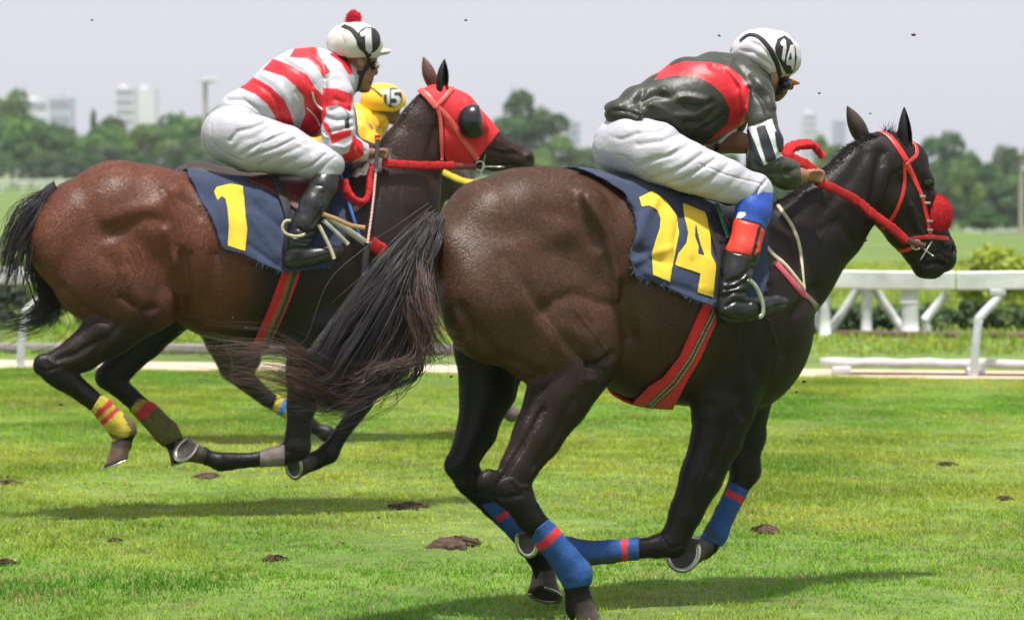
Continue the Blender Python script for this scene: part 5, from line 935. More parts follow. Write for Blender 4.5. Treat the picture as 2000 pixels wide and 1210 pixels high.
# ================================================================== RIDERS
SK = (.26, .125, .070); SKD = (.15, .070, .042); WH = (.42, .415, .46); RDS = (.56, .010, .020); OLV = (.026, .028, .018)
def mirror_prims(Bd, i0):
    for p in list(Bd.P[i0:]):
        q = dict(p)
        for k in ('a', 'b', 'c'):
            if k in q: q[k] = q[k]*np.array([1, -1, 1])
        Bd.P.append(q)
def garment(name, Bd, mat, parent, base=None, regions=(), lines=(), noise=0, nk=20, fine=False, label=None, sm=2, cut=None, both=True, seed=1):
    Bd.build(.04); V, F = Bd.surf(0, sm)
    if cut is not None:
        W, l = Bd.pl.near(V); x, y = proj(W); V, F = clip(V, F, cut(x, y, l))
    if len(lines): V = carve(V, F, Bd.pl, lines, lmin=.0, both=both)
    if noise: V = V+normals(V, F)*cloth_noise(V, noise, nk, seed)[:, None]
    if fine: V, F = refine(V, F)
    C = paint(Bd.pl, V, base, regions) if base is not None else Bd.colors(V)
    o = obj(name, V, F, mat, parent, cols=C, label=label); return o, V, F, bvh_of(V, F)
def hand(Bd, wx, wy, l, ang, s, col=SK):
    """fist round a rein; ang = direction of the forearm on screen (deg, y down), s = px size"""
    c, n = math.cos(R(ang)), math.sin(R(ang)); f = lambda u, v: (wx+s*(u*c-v*n), wy+s*(u*n+v*c))
    def seg(pts, r, k=.006): Bd.chain([(*f(u, v), r_*s, l+dl) for (u, v, dl), r_ in zip(pts, r)], k, col, 1)
    seg([(0, 0, 0), (.5, -.05, .0), (1.0, -.1, .0)], (.42, .48, .42), .012)
    for i, (a, dv) in enumerate(((-.38, .10), (-.14, .12), (.12, .08), (.36, 0))):
        seg([(1.05, a, .012), (1.45+dv, a+.04, .016), (1.50+dv, a+.14, -.012), (1.15, a+.18, -.026)], (.17, .15, .14, .12), .004)
    seg([(.35, -.25, .018), (.8, -.42, .026), (1.25, -.46, .02), (1.5, -.38, .012)], (.18, .16, .14, .12), .008)
def wire(name, bv, items, mat, parent, r=.002): return straps(name, bv, items, mat, parent, thick=r)
# ------------------------------------------------------------------ rider in red and white (number 1)
P1 = Body(PB, .0048)
P1.ell(698, 95, 40, 37, .078, 0, -10, .01, SK); P1.chain([(706, 122, 30), (708, 148, 22)], .02, SK, .8); P1.chain([(700, 150, 22), (709, 168, 13)], .02, SK, .9)
P1.chain([(722, 116, 11), (729, 118, 6)], .01, SK, 1.6); P1.chain([(728, 124, 4), (732, 137, 5), (733, 142, 5.5)], .008, SK, 1.0); P1.chain([(716, 140, 13), (722, 152, 6)], .012, SK, 1.3); P1.chain([(724, 154, 4), (725, 157, 3.6)], .004, (.22, .07, .05), 2.2); P1.chain([(723, 163, 4), (722, 165, 4)], .004, (.22, .07, .05), 2.0); P1.chain([(711, 171, 10), (716, 173, 8)], .01, SK, 1.2)
P1.ell(704, 122, 7, 11, .010, .078, 15, .005, SK); P1.ell(705, 122, 3.5, 6, .008, .088, 15, .003, SKD, sub=True)
P1.chain([(690, 150, 24), (664, 168, 28)], .02, SK, .95); P1.chain([(650, 165, 46), (600, 165, 50), (540, 198, 44), (490, 245, 30)], .02, SKD, .9)
P1.chain([(652, 172, 26, .16), (662, 240, 20, .21), (658, 284, 17, .22), (700, 297, 13, .19), (724, 300, 11, .17)], .02, SK, .9); hand(P1, 728, 300, .165, 2, 17)
i0 = len(P1.P); P1.chain([(478, 262, 40, .07), (560, 290, 36, .16), (632, 322, 20, .24), (622, 370, 16, .285), (612, 400, 15, .30), (590, 450, 18, .32), (580, 490, 15, .32), (640, 500, 10, .33)], .02, SKD, .9); mirror_prims(P1, i0)
P1.chain([(652, 172, 26, -.16), (672, 235, 20, -.20), (690, 280, 16, -.18), (728, 292, 12, -.12)], .02, SK, .9); hand(P1, 730, 292, -.12, 2, 17)
P1.build(.03); V, F = P1.surf(0, 1); C = P1.colors(V, .006)
per1 = obj('person', V, F, SKIN, cols=C, label='jockey in red and white hooped silks crouched on the bay horse, reins in hand', cat='person'); bp1 = bvh_of(V, F)
# breeches
T = Body(PB, .0065); T.chain([(452, 262, 52), (472, 236, 48)], .03, WH, 1.25); i0 = len(T.P); T.chain([(456, 264, 55, .06), (500, 280, 56, .10), (560, 293, 47, .17), (622, 316, 35, .235), (642, 322, 30, .25)], .03, WH, .9); T.chain([(642, 322, 30, .25), (638, 338, 24, .262)], .01, WH, .9); mirror_prims(T, i0)
ZL = lambda *p: z1(*p)
fl1 = [(ZL((450, 690), (380, 720), (300, 740), (260, 790)), 4.5, 0.0080), (ZL((480, 710), (400, 770), (330, 790), (290, 830)), 5.4, 0.0030), (ZL((560, 750), (470, 790), (380, 830), (320, 870)), 3.5, 0.0065), (ZL((620, 780), (520, 830), (430, 860), (360, 890)), 2.7, 0.0085), (ZL((700, 800), (600, 850), (500, 890), (430, 930)), 4.5, 0.0045), (ZL((760, 830), (660, 880), (560, 930)), 6.0, 0.0036), (ZL((790, 870), (720, 930), (650, 960)), 2.8, 0.0064), (ZL((420, 640), (470, 680), (470, 720)), 3.0, 0.0036), (ZL((240, 620), (330, 640), (440, 650)), 5.4, 0.0039), (ZL((150, 700), (150, 800), (220, 860), (330, 910)), 3.0, 0.0038), (ZL((850, 880), (800, 920), (740, 980)), 2.8, 0.0040), (ZL((640, 810), (700, 830), (720, 900)), 3.6, -0.0023), (ZL((500, 760), (440, 800), (390, 860)), 3.6, -0.0040)]
breech, Vt, Ft, bt1 = garment('breeches', T, TWILL, per1, WH, [], fl1, .0016, 34, True, cut=lambda x, y, l: (y-349+.12*(x-640))*np.where(x > 590, 1, 0)-np.where(x > 590, 0, 5)); 
# jacket
J = Body(PB, .006); J.chain([(470, 216, 42), (505, 212, 52), (548, 192, 66), (585, 172, 72), (618, 160, 66), (645, 157, 46), (662, 160, 36)], .03, WH, 1.12, kj=.03); J.chain([(660, 150, 36), (676, 150, 29)], .02, WH, 1.0)
J.chain([(588, 215, 45), (612, 235, 32)], .03, WH, 1.2)
J.chain([(640, 165, 42, .12), (655, 190, 36, .17), (660, 225, 32, .205), (662, 258, 33, .22), (662, 280, 30, .22), (686, 290, 27, .205), (706, 297, 20, .19), (716, 299, 16, .18)], .03, WH, .9); J.chain([(640, 165, 42, -.12), (665, 225, 32, -.19), (690, 275, 28, -.18), (716, 290, 16, -.13)], .03, WH, .9)
J.chain([(664, 276, 30, .22), (652, 285, 24, .22)], .02, WH, .9)
rg = [(ZL((280, 480), (370, 425), (480, 485), (560, 560), (600, 640), (625, 742), (520, 745), (512, 660), (470, 590), (400, 530)), RDS), (ZL((440, 392), (500, 330), (600, 368), (690, 420), (740, 500), (790, 545), (800, 640), (735, 790), (640, 750), (680, 640), (670, 545), (620, 480), (560, 430)), RDS), (ZL((590, 322), (640, 240), (728, 225), (760, 318), (825, 405), (780, 432), (740, 370), (690, 330)), RDS),
      (ZL((815, 305), (850, 290), (930, 340), (950, 420), (925, 420), (880, 350)), RDS), (ZL((780, 495), (860, 500), (950, 530), (935, 630), (860, 590), (778, 606)), RDS), (ZL((775, 680), (810, 700), (835, 760), (815, 762), (790, 730)), RDS), (ZL((818, 765), (880, 735), (945, 730), (935, 765), (830, 812)), RDS), (ZL((950, 760), (1000, 800), (1018, 870), (900, 935), (850, 890), (925, 855)), RDS), (ZL((890, 600), (925, 640), (930, 725), (905, 725), (900, 680), (925, 655)), (.02, .02, .025)), (ZL((1020, 780), (1075, 830), (1060, 930), (980, 920), (1010, 870)), (.42, .43, .45))]
jl = [(ZL((790, 440), (790, 520), (780, 600)), 5, .012), (ZL((700, 280), (780, 360), (800, 430)), 5, .008), (ZL((440, 420), (520, 470), (580, 560), (610, 660)), 7, -.006), (ZL((400, 460), (480, 520), (540, 610), (560, 720)), 5, .006), (ZL((560, 340), (660, 400), (720, 480)), 6, .007), (ZL((820, 620), (880, 600), (940, 620)), 5, .010), (ZL((800, 660), (860, 680), (930, 670)), 5, .010), (ZL((820, 740), (880, 730), (940, 710)), 4, .009), (ZL((840, 820), (900, 830), (950, 800)), 4, -.007), (ZL((640, 520), (680, 600), (660, 700)), 6, .009), (ZL((240, 560), (330, 560), (420, 620), (480, 700)), 5, .010), (ZL((850, 420), (900, 440), (940, 500)), 8, -.006), (ZL((850, 560), (900, 580)), 5, .006), (ZL((960, 800), (980, 860)), 3, .006), (ZL((990, 800), (1015, 850)), 3, .006)]
jack1, V, F, bj1 = garment('silks_jacket', J, SATIN, per1, WH, rg, jl, .003, 26, True, seed=4, cut=lambda x, y, l: x-720)
straps('drawstring', bj1, [(ZL((720, 520), (735, 570), (780, 620)), 3.5), (ZL((690, 605), (740, 660), (790, 760), (815, 770)), 3)], M('white_cord', (.6, .58, .56), rough=.8), jack1, .005)
def boots(Bd, main, foot, parent, mat, base, regions, lines, name='boot', topcut=None):
    Bd.chain(main, .01, base, .85); Bd.chain(foot, .02, base, .9); V0 = None
    Bd.build(.03); V, F = Bd.surf(0, 2); x, y = proj(V)
    if topcut: V, F = clip(V, F, topcut(x, y)); 
    V = carve(V, F, Bd.pl, lines, 0, False); V, F = refine(V, F); x, y = proj(V); C = np.tile(base, (len(V), 1)).astype(float)
    for poly, c in regions: C[polysd(x, y, poly) < 0] = c
    a = obj(name, V, F, mat, parent, cols=C, label=None); b = obj(name, Bd.pl.mirror(V), F[:, ::-1], mat, parent, cols=C); return a, bvh_of(V, F)
bt, bb1 = boots(Body(PB, .005), [(640, 348, 25, .262), (632, 366, 28, .275), (612, 402, 29, .30), (594, 440, 26, .32), (584, 470, 23, .325), (578, 490, 21, .325)], [(568, 507, 18, .325), (600, 502, 17, .33), (640, 494, 14, .335), (662, 490, 11, .335)], per1, LEATHER, (.010, .010, .011), [(z3((640, 640), (940, 570), (1020, 590), (1020, 615), (930, 625), (660, 690)), (.018, .016, .015))], [(z3((730, 440), (780, 470), (840, 460)), 3, .008), (z3((700, 480), (760, 510), (830, 500)), 3, .008), (z3((720, 520), (780, 530)), 3, .007), (z3((880, 230), (880, 320), (820, 420)), 3, .006), (z3((780, 180), (870, 190)), 2.5, .004), (z3((760, 200), (740, 330)), 5, -.004), (z3((640, 580), (700, 560), (800, 560)), 3, .005), (z3((650, 650), (800, 625), (930, 590)), 2, .004)])
def iron(pl, pts, parent, r=2.2, l=.36, mat=METAL, name='stirrup_iron', fl=(1.8, .8)):
    P = resample(np.array([pl.pt(x, y, l) for x, y in pts]), 24); m = pl.px2m(P[0]); V, F = tube(P, r*m, 8, flat=fl, updir=np.tile(pl.n, (24, 1))); return obj(name, V, F, mat, parent)
iron(PB, z3((690, 395), (655, 400), (640, 440), (665, 475), (730, 488), (775, 475)), sadB, 1.6, .375, CREAM); iron(PB, z3((855, 420), (880, 470), (910, 530), (935, 590), (945, 620)), sadB, 2.0, .37, CREAM, 'stirrup_iron')
free_strap('stirrup_leather', PB, [(566, 388, .30), (563, 420, .33), (556, 470, .345), (552, 500, .345)], 6, BLACKW, sadB)
def helmet(pl, e, h, cutline, base, parent, regions=(), noise=.0, lines=()):
    Bd = Body(pl, h); Bd.ell(*e[:4], e[4], 0, e[5], .01, base); Bd.build(.03); V, F = Bd.surf(0, 2); W, l = pl.near(V); x, y = proj(W); V, F = clip(V, F, polysd(x, y, cutline))
    V = carve(V, F, pl, lines, .02)
    if noise: V = V+normals(V, F)*cloth_noise(V, noise, 45, 2)[:, None]
    V, F = refine(V, F); C = paint(pl, V, base, regions); return obj('helmet', V, F, WHITEP, parent, cols=C, solid=.004), bvh_of(V, F)
h1, bh1 = helmet(PB, (693, 86, 53, 43, .118, -4), .005, ZL((700, 20), (1130, 20), (1130, 330), (1090, 325), (1010, 322), (930, 325), (860, 308), (780, 292), (700, 260)), (.56, .54, .49), per1, [], .0015, [(ZL((860, 150), (900, 240), (900, 320)), 3, .003), (ZL((930, 130), (1000, 230), (1010, 320)), 3, .003)])
rd = patch_px(bh1, [(719+23*math.cos(a), 79+25*math.sin(a)) for a in th[:-1]], .004, 2); rd = obj('number_roundel', *rd, BLACKW, h1, solid=.001); number('digit', bh1, ZL((985, 190), (1020, 165), (1047, 165), (1053, 280), (1040, 302), (1018, 280), (1014, 205), (995, 212)), rd, M('white_felt', (.5, .5, .51), rough=.8), .0055, step=1.5)
S = Body(PB, .004); S.chain([(738, 103, 7), (757, 101, 5)], .01, (.6, .6, .55), 3.6); S.build(.02); V, F = S.surf(); obj('peak', V, F, WHITEP, h1, cols=np.tile((.62, .60, .52), (len(V), 1)))
V, F = lump(PB.pt(687, 37, 0), .033, .033, .031, 3); pp = obj('pompom', V, F, REDW, h1); Vf, Ff = fuzz(V, [f for f in F if len(f) == 4], 1800, .010, .002, 9); obj('fleece', Vf, Ff, M('crimson_wool', (.62, .01, .06), rough=.9), pp, smooth=False)
straps('goggle_strap', bh1, [(ZL((893, 148), (935, 165), (965, 195), (990, 235), (1015, 275), (1040, 320)), 11)], BLACKW, h1, .004)
straps('chin_strap', bp1, [(ZL((905, 330), (925, 380), (960, 405), (1000, 412)), 8), (ZL((1040, 330), (1030, 370), (1000, 420), (985, 470), (965, 515)), 8)], BLACKW, h1, .004)
gl = PB.pt(731, 128, .045); V, F = sphere(gl, (.018, .026, .022)); g1 = obj('goggles', V, F, BLACKP, h1); V, F = sphere(gl+PB.h*.010+PB.n*.008, (.015, .022, .017)); obj('lens', V, F, GLASSM, g1); V, F = sphere(PB.mirror(gl), (.026, .030, .022)); obj('goggle_frame', V, F, BLACKP, g1)
# whip
wh = empty('whip', PB.pt(735, 320, .2), 'riding whip with dark grip and pink twisted shaft held by the red and white rider', 'whip')
P = resample([PB.pt(737, 270, .20), PB.pt(736, 300, .205), PB.pt(734, 335, .21)], 10); V, F = tube(P, .0105, 10); obj('grip', V, F, M('grey_grip', (.06, .065, .07), rough=.6, bump=[(200, .6, .002, (.2, .2, 1), 'wave')]), wh)
V, F = tube(resample([PB.pt(737, 264, .20), PB.pt(737, 272, .20)], 3), .013, 10); obj('cap', V, F, REDL, wh)
P = resample([PB.pt(734, 335, .21), PB.pt(728, 400, .26), PB.pt(718, 475, .33)], 60); V, F = tube(P, .0058, 12, cap=False); C = np.array([[(.62, .56, .52) if ((i*1.1+j/12*6.28*1) % 3.14) < 1.57 else (.45, .10, .09)] for i in range(60) for j in range(12)]).reshape(-1, 3); obj('shaft', V, F, PAINTC, wh, cols=C)
P = resample([PB.pt(718, 475, .33), PB.pt(714, 505, .34), PB.pt(712, 540, .345)], 8); V, F = tube(P, 1, 8, flat=(.015, .004), updir=np.tile(PB.n, (8, 1))); obj('flap', V, F, BLACKW, wh)
# ------------------------------------------------------------------ rider in olive and red (number 14)
P2 = Body(PA, .005)
P2.ell(1500, 118, 50, 44, .085, 0, -15, .01, SKD); P2.chain([(1506, 145, 38), (1518, 168, 24)], .02, SKD, .8); P2.chain([(1512, 172, 20), (1516, 186, 13)], .015, SKD, .9); P2.chain([(1532, 160, 10), (1541, 166, 8), (1544, 170, 6)], .01, SKD, 1.0); P2.chain([(1530, 180, 5), (1526, 186, 5)], .008, SKD, 1.6)
P2.ell(1511, 153, 8, 15, .012, .085, -10, .005, SK); P2.chain([(1496, 148, 30), (1462, 162, 36)], .02, SK, .9); P2.chain([(1450, 175, 44), (1380, 190, 54), (1300, 215, 42), (1245, 275, 32)], .02, SKD, .9)
P2.chain([(1476, 178, 28, .17), (1486, 230, 18, .225), (1494, 310, 18, .255), (1530, 338, 18, .23), (1566, 343, 15, .20)], .02, SK, .9); hand(P2, 1570, 343, .19, 3, 23)
P2.chain([(1440, 200, 28, -.15), (1420, 250, 24, -.19), (1398, 282, 20, -.19), (1440, 278, 21, -.14), (1480, 284, 18, -.10)], .02, SK, .9)
i0 = len(P2.P); P2.chain([(1265, 298, 34, .07), (1340, 325, 36, .17), (1475, 375, 28, .28), (1462, 450, 24, .31), (1436, 540, 20, .33), (1428, 590, 18, .33), (1500, 598, 12, .34)], .02, SKD, .9); mirror_prims(P2, i0)
P2.build(.03); V, F = P2.surf(0, 1); C = P2.colors(V, .006); per2 = obj('person', V, F, SKIN, cols=C, label='jockey in olive and red silks bent low over the nearest horse, white breeches', cat='person'); bp2 = bvh_of(V, F)
T = Body(PA, .0065); T.chain([(1220, 286, 54), (1232, 266, 50)], .03, WH, 1.15); i0 = len(T.P); T.chain([(1240, 284, 57, .05), (1280, 298, 59, .11), (1340, 325, 50, .19), (1420, 354, 42, .255), (1474, 374, 35, .285)], .03, WH, .85); T.chain([(1474, 374, 37, .285), (1474, 392, 35, .29)], .01, WH, .9); mirror_prims(T, i0)
z4 = z14
fl2 = [(z4((720, 770), (620, 830), (480, 870), (420, 900)), 5.4, 0.0080), (z4((740, 800), (640, 870), (520, 920), (440, 950)), 7.2, 0.0030), (z4((800, 830), (700, 900), (600, 950), (480, 990)), 4.9, 0.0065), (z4((880, 860), (780, 930), (680, 990), (560, 1020)), 3.6, 0.0085), (z4((960, 900), (880, 970), (780, 1040), (680, 1060)), 5.4, 0.0045), (z4((1060, 950), (980, 1020), (900, 1080)), 7.2, 0.0040), (z4((1200, 990), (1160, 1040), (1100, 1120)), 2.8, 0.0080), (z4((620, 640), (540, 690), (400, 700)), 3.6, 0.0027), (z4((660, 700), (560, 750), (400, 770)), 5.4, 0.0059), (z4((220, 720), (300, 740), (400, 700)), 4.8, 0.0047), (z4((180, 830), (300, 840), (400, 910), (470, 980)), 1.8, 0.0025), (z4((240, 740), (250, 860)), 1.5, 0.0018), (z4((780, 890), (950, 960), (1190, 1020)), 2.0, 0.0032), (z4((900, 900), (820, 980)), 6.0, -0.0015), (z4((640, 790), (560, 840)), 3.5, -0.0033), (z4((1120, 1120), (1180, 1080), (1230, 1090)), 2.4, 0.0066)]
garment('breeches', T, TWILL, per2, WH, [], fl2, .0018, 30, True, seed=6, cut=lambda x, y, l: np.where(x > 1400, y-(384+(1513-x)*.34), -5))
J = Body(PA, .006); J.chain([(1216, 222, 30), (1250, 215, 44), (1300, 207, 61), (1355, 192, 78), (1405, 180, 76), (1440, 172, 60), (1468, 162, 42)], .03, OLV, 1.15, kj=.03); J.chain([(1465, 155, 38), (1478, 150, 32)], .02, OLV, 1)
J.chain([(1345, 225, 55), (1372, 240, 46)], .03, OLV, 1.2); J.chain([(1216, 224, 26), (1200, 216, 14)], .02, OLV, 2.6)
J.chain([(1450, 178, 50, .12), (1474, 185, 38, .18), (1484, 215, 29, .22), (1487, 240, 30, .24), (1493, 275, 34, .26), (1494, 310, 36, .26), (1502, 326, 34, .255), (1535, 340, 29, .23), (1560, 344, 26, .21)], .03, OLV, .9); J.chain([(1435, 190, 46, -.13), (1424, 235, 34, -.18), (1402, 268, 28, -.19)], .03, OLV, .9)
rg = [(z4((500, 372), (560, 300), (680, 255), (850, 258), (965, 285), (1045, 350), (1092, 420), (1080, 560), (1070, 660), (950, 700), (860, 745), (820, 770), (960, 640), (975, 560), (930, 460), (850, 390), (760, 350), (640, 340)), RDS), (z4((1075, 668), (1232, 612), (1262, 690), (1318, 830), (1170, 912), (1140, 800)), (.66, .66, .68))]
jl = [(z4((430, 440), (380, 520), (300, 550), (220, 570)), 7, .012), (z4((560, 440), (640, 480), (720, 480), (820, 500)), 8, -.012), (z4((400, 600), (430, 500), (500, 460), (620, 470)), 8, .014), (z4((700, 520), (760, 540), (860, 510)), 7, .012), (z4((640, 590), (740, 590), (820, 540)), 6, -.010), (z4((700, 640), (800, 640), (880, 560)), 7, .013), (z4((740, 720), (860, 650), (940, 600)), 6, .012), (z4((1010, 260), (1080, 330), (1110, 400)), 8, .010), (z4((1090, 420), (1080, 520), (1070, 640)), 5, .014), (z4((1130, 440), (1180, 500), (1220, 600)), 6, .010), (z4((1160, 400), (1210, 460), (1235, 540)), 5, -.007), (z4((720, 240), (860, 210), (960, 240)), 7, .008), (z4((860, 290), (960, 340), (1020, 420)), 6, .007), (z4((960, 300), (1040, 400), (1060, 500)), 6, -.006), (z4((1140, 880), (1180, 920), (1250, 880), (1300, 830)), 6, .014), (z4((1200, 950), (1300, 960), (1400, 920)), 6, .009), (z4((1320, 860), (1340, 960)), 5, .010), (z4((240, 560), (330, 560), (420, 600)), 6, .010), (z4((1080, 660), (1150, 650), (1230, 612)), 3, .006), (z4((480, 520), (560, 560), (600, 600)), 7, -.008)]
jack2, V, F, bj2 = garment('silks_jacket', J, SATIN, per2, OLV, rg, jl, .0035, 22, True, seed=8, cut=lambda x, y, l: (x-1564))
DKF = M('black_print', (.012, .014, .022), rough=.5)
number('armband_digit', bj2, z4((1140, 668), (1190, 650), (1222, 740), (1258, 862), (1200, 885), (1170, 780)), jack2, DKF, .003, step=2); number('armband_digit', bj2, z4((1250, 690), (1285, 700), (1306, 750), (1310, 800), (1278, 822), (1262, 770)), jack2, DKF, .003, step=2)
number('armband_edge', bj2, z4((1086, 670), (1100, 690), (1185, 905), (1165, 912), (1080, 700)), jack2, DKF, .0028, step=2)
bt2, _b = boots(Body(PA, .005), [(1476, 390, 37, .29), (1472, 412, 37, .30), (1463, 445, 33, .31), (1452, 490, 33, .325), (1438, 535, 32, .33), (1430, 565, 28, .335), (1426, 590, 27, .335)], [(1422, 606, 26, .335), (1455, 604, 25, .34), (1490, 597, 18, .345), (1518, 591, 15, .345), (1532, 589, 10, .345)], per2, LEATHER, (.010, .010, .011),
      [(zb((940, 200), (1240, 200), (1215, 440), (1150, 470), (1100, 415), (960, 372), (930, 380)), (.016, .06, .33)), (zb((930, 372), (1100, 418), (1150, 470), (1120, 560), (1060, 605), (880, 566), (870, 500)), (.60, .040, .022)), (zb((1092, 425), (1112, 430), (1068, 605), (1050, 600)), (.012, .011, .012)), (zb((975, 345), (1015, 345), (1020, 362), (990, 382), (960, 380)), (.6, .62, .66))],
      [(zb((900, 760), (980, 740), (1060, 680)), 4, .009), (zb((890, 800), (960, 790), (1030, 750)), 3.5, .010), (zb((870, 850), (950, 820), (1010, 820)), 3.5, .009), (zb((900, 900), (960, 870), (1040, 880)), 3.5, .008), (zb((1080, 560), (1060, 640), (1000, 720)), 4, .007), (zb((900, 560), (880, 700)), 6, -.005), (zb((870, 960), (980, 990), (1080, 950)), 3, .006), (zb((885, 570), (1060, 608)), 2, .004), (zb((935, 378), (1100, 420), (1150, 468)), 2, .004), (zb((1130, 930), (1200, 900), (1260, 890)), 2, .005)])
iron(PA, zb((1035, 742), (1075, 780), (1105, 840), (1120, 900), (1118, 950), (1095, 968)), sadA, 2.6, .385, METAL)
free_strap('stirrup_leather', PA, [(1412, 420, .30), (1440, 470, .27), (1462, 545, .36)], 9, BLACKW, sadA)
free_strap('dark_girth_strap', PA, [(1408, 470, .33), (1402, 530, .345), (1396, 590, .35)], 10, BLACKW, sadA)
h2, bh2_ = helmet(PA, (1495, 108, 63, 50, .120, -8), .005, z4((900, 0), (1450, 0), (1450, 400), (1380, 395), (1315, 375), (1290, 345), (1250, 335), (1150, 325), (1080, 290), (980, 225)), (.55, .52, .56), per2, [], .003, [(z4((1010, 180), (1120, 200), (1230, 280)), 4, .004), (z4((1000, 220), (1100, 250), (1200, 310)), 4, .004), (z4((1050, 110), (1160, 160), (1240, 240)), 4, .004), (z4((1360, 330), (1385, 240)), 3, .003)])
rd = patch_px(bh2_, z4((1252, 165), (1268, 118), (1310, 98), (1348, 125), (1374, 170), (1382, 230), (1374, 295), (1352, 328), (1322, 328), (1298, 290), (1272, 240), (1256, 200)), .004, 2); rd = obj('number_roundel', *rd, BLACKW, h2, solid=.001); WF = bpy.data.materials['white_felt']
number('digit', bh2_, z4((1280, 142), (1302, 118), (1316, 132), (1319, 180), (1305, 258), (1290, 240), (1299, 166), (1286, 160)), rd, WF, .0055, step=1.5); number('digit', bh2_, z4((1344, 158), (1363, 155), (1369, 200), (1364, 300), (1350, 306), (1349, 280), (1317, 272), (1321, 240)), rd, WF, .0055, step=1.5)
number('digit_gap', bh2_, z4((1344, 195), (1350, 240), (1330, 245)), rd, BLACKW, .0075, step=1.2)
S = Body(PA, .004); S.chain([(1532, 158, 6), (1552, 163, 4)], .01, (0, 0, 0), 4.6); S.build(.02); V, F = S.surf(); obj('peak', V, F, WHITEP, h2, cols=np.tile((.72, .17, .04), (len(V), 1)))
straps('goggle_strap', bh2_, [(z4((1040, 132), (1075, 100), (1110, 92), (1160, 110), (1205, 158), (1240, 210), (1266, 275), (1282, 340)), 10)], BLACKW, h2, .004); straps('chin_strap', bp2, [(z4((1300, 350), (1290, 400), (1275, 460)), 14)], BLACKW, h2, .004)
gl = PA.pt(1533, 165, .05); V, F = sphere(gl, (.026, .030, .022)); g1 = obj('goggles', V, F, BLACKP, h2); V, F = sphere(PA.mirror(gl), (.026, .030, .022)); obj('goggle_frame', V, F, BLACKP, g1)
V, F = tube(resample(np.array([PA.pt(1394+11*math.cos(a)*.55, 281+15*math.sin(a), -.19+.03*math.cos(a)) for a in th]), 30), .012, 8, cap=False); obj('watch', V, F, BLACKP, per2)
wh = empty('whip', PA.pt(1462, 300, -.1), 'thin black whip behind the elbow of the olive and red rider', 'whip'); V, F = tube(resample([PA.pt(1462, 275, -.1), PA.pt(1463, 335, -.1), PA.pt(1465, 400, -.12)], 8), .011, 8); obj('grip', V, F, BLACKW, wh)
# ------------------------------------------------------------------ rider in yellow (number 15)
YJ = (.72, .42, .02)
P3 = Body(PCc, .006); P3.ell(752, 200, 34, 30, .08, 0, -5, .01, SKD); P3.chain([(758, 220, 22), (768, 232, 12)], .015, SKD, .9); P3.chain([(775, 222, 6), (780, 226, 5)], .01, SKD); P3.chain([(745, 225, 20), (725, 240, 22)], .02, SK); P3.chain([(715, 248, 34), (660, 262, 44), (600, 300, 40), (560, 330, 38)], .02, SKD, .9)
P3.chain([(712, 255, 18, .15), (728, 300, 14, .18), (770, 318, 11, .16)], .02, SK); hand(P3, 776, 318, .15, 3, 13); P3.chain([(712, 255, 18, -.15), (738, 300, 14, -.18), (770, 318, 11, -.12)], .02, SK); hand(P3, 776, 318, -.12, 3, 13)
i0 = len(P3.P); P3.chain([(560, 330, 34, .07), (640, 360, 26, .2), (700, 380, 18, .25), (680, 440, 14, .28), (665, 480, 12, .28), (700, 484, 9, .28)], .02, SKD, .9); mirror_prims(P3, i0)
P3.build(.03); V, F = P3.surf(0, 1); per3 = obj('person', V, F, SKIN, cols=P3.colors(V, .006), label='jockey in yellow silks and yellow cap half hidden behind the other rider', cat='person')
J = Body(PCc, .008); J.chain([(570, 318, 36), (610, 290, 44), (650, 268, 48), (690, 252, 46), (718, 246, 36), (735, 238, 26)], .03, YJ, 1.15, kj=.03); J.chain([(700, 255, 32, .12), (722, 280, 24, .18), (735, 308, 20, .18), (765, 318, 15, .16)], .03, YJ); J.chain([(700, 255, 32, -.12), (735, 300, 20, -.18), (765, 318, 15, -.13)], .03, YJ)
garment('silks_jacket', J, SATIN, per3, YJ, [], [(z2((300, 480), (420, 540), (480, 640)), 5, .014), (z2((460, 500), (520, 580), (540, 640)), 4, .012), (z2((100, 580), (200, 640), (260, 720)), 5, .014), (z2((380, 600), (360, 700)), 6, -.012), (z2((560, 560), (500, 640)), 4, .01)], .006, 20, seed=9)
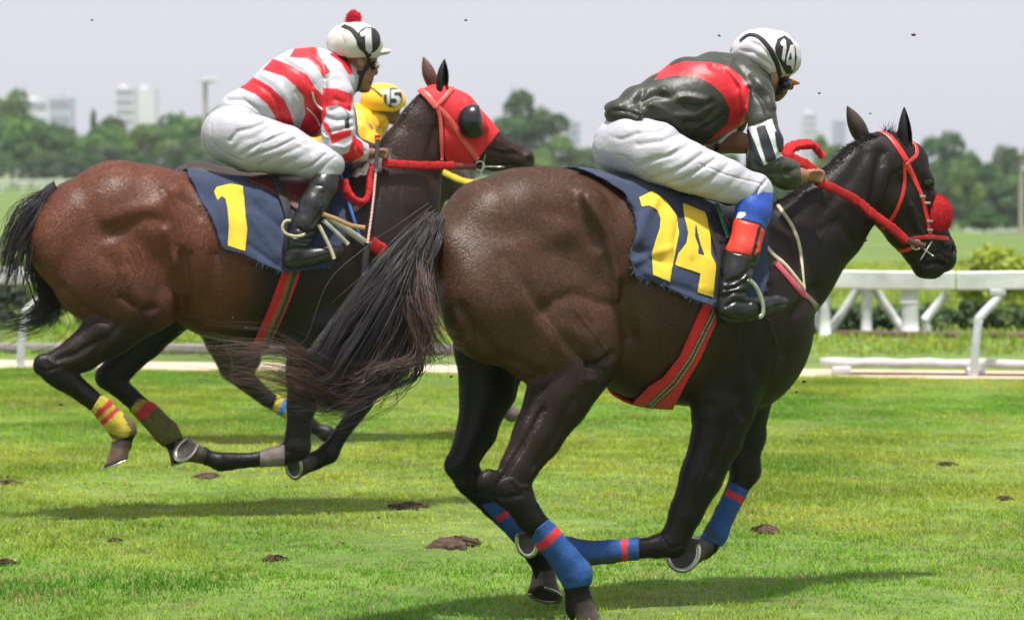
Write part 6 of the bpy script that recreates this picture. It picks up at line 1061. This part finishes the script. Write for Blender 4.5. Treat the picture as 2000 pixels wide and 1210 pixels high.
T = Body(PCc, .009); i0 = 0; T.chain([(565, 335, 42, .06), (640, 362, 34, .19), (702, 380, 24, .25)], .03, WH); mirror_prims(T, 0); garment('breeches', T, TWILL, per3, WH, [], [], .004, 25)
Bt = Body(PCc, .008); Bt.chain([(700, 392, 20, .26), (680, 440, 17, .28), (665, 482, 14, .28), (705, 486, 10, .28)], .01, (.01, .01, .011)); mirror_prims(Bt, 0); Bt.build(.03); V, F = Bt.surf(); obj('boots', V, F, LEATHER, per3, cols=np.tile((.01, .01, .011), (len(V), 1)))
h3, bh3 = helmet(PCc, (748, 198, 44, 35, .125, -4), .006, [(690, 150), (800, 150), (800, 205), (790, 208), (770, 218), (735, 216), (690, 212)], (.80, .47, .02), per3)
rd = patch_px(bh3, [(767+18*math.cos(a), 191+19*math.sin(a)) for a in th[:-1]], .004, 2); rd = obj('number_roundel', *rd, BLACKW, h3, solid=.001)
number('digit', bh3, z2((530, 365), (560, 335), (572, 340), (570, 440), (555, 445), (552, 372), (535, 378)), rd, WF, .006, step=1.2); number('digit', bh3, z2((582, 345), (640, 345), (640, 362), (602, 362), (600, 385), (630, 385), (645, 405), (642, 435), (620, 458), (585, 450), (582, 432), (612, 438), (622, 420), (610, 402), (580, 405)), rd, WF, .006, step=1.2)
straps('goggle_strap', bh3, [(z2((440, 325), (480, 350), (520, 385)), 4)], BLACKW, h3, .004)

# ---- hazy air
V, F = box((0, 3300, 110), (11000, 6800, 240))
HZ = bpy.data.materials.new('haze'); HZ.use_nodes = True; t = HZ.node_tree; t.nodes.remove(t.nodes['Principled BSDF']); pv = t.nodes.new('ShaderNodeVolumePrincipled'); pv.inputs['Density'].default_value = .00028; pv.inputs['Color'].default_value = (.9, .92, 1, 1); pv.inputs['Anisotropy'].default_value = .2; t.links.new(pv.outputs[0], t.nodes['Material Output'].inputs['Volume'])
hz = obj('haze', V, F, HZ, origin=(0, 0, -8), smooth=False, kind='stuff', label='pale humid haze veiling the distant trees and towers', cat='haze')
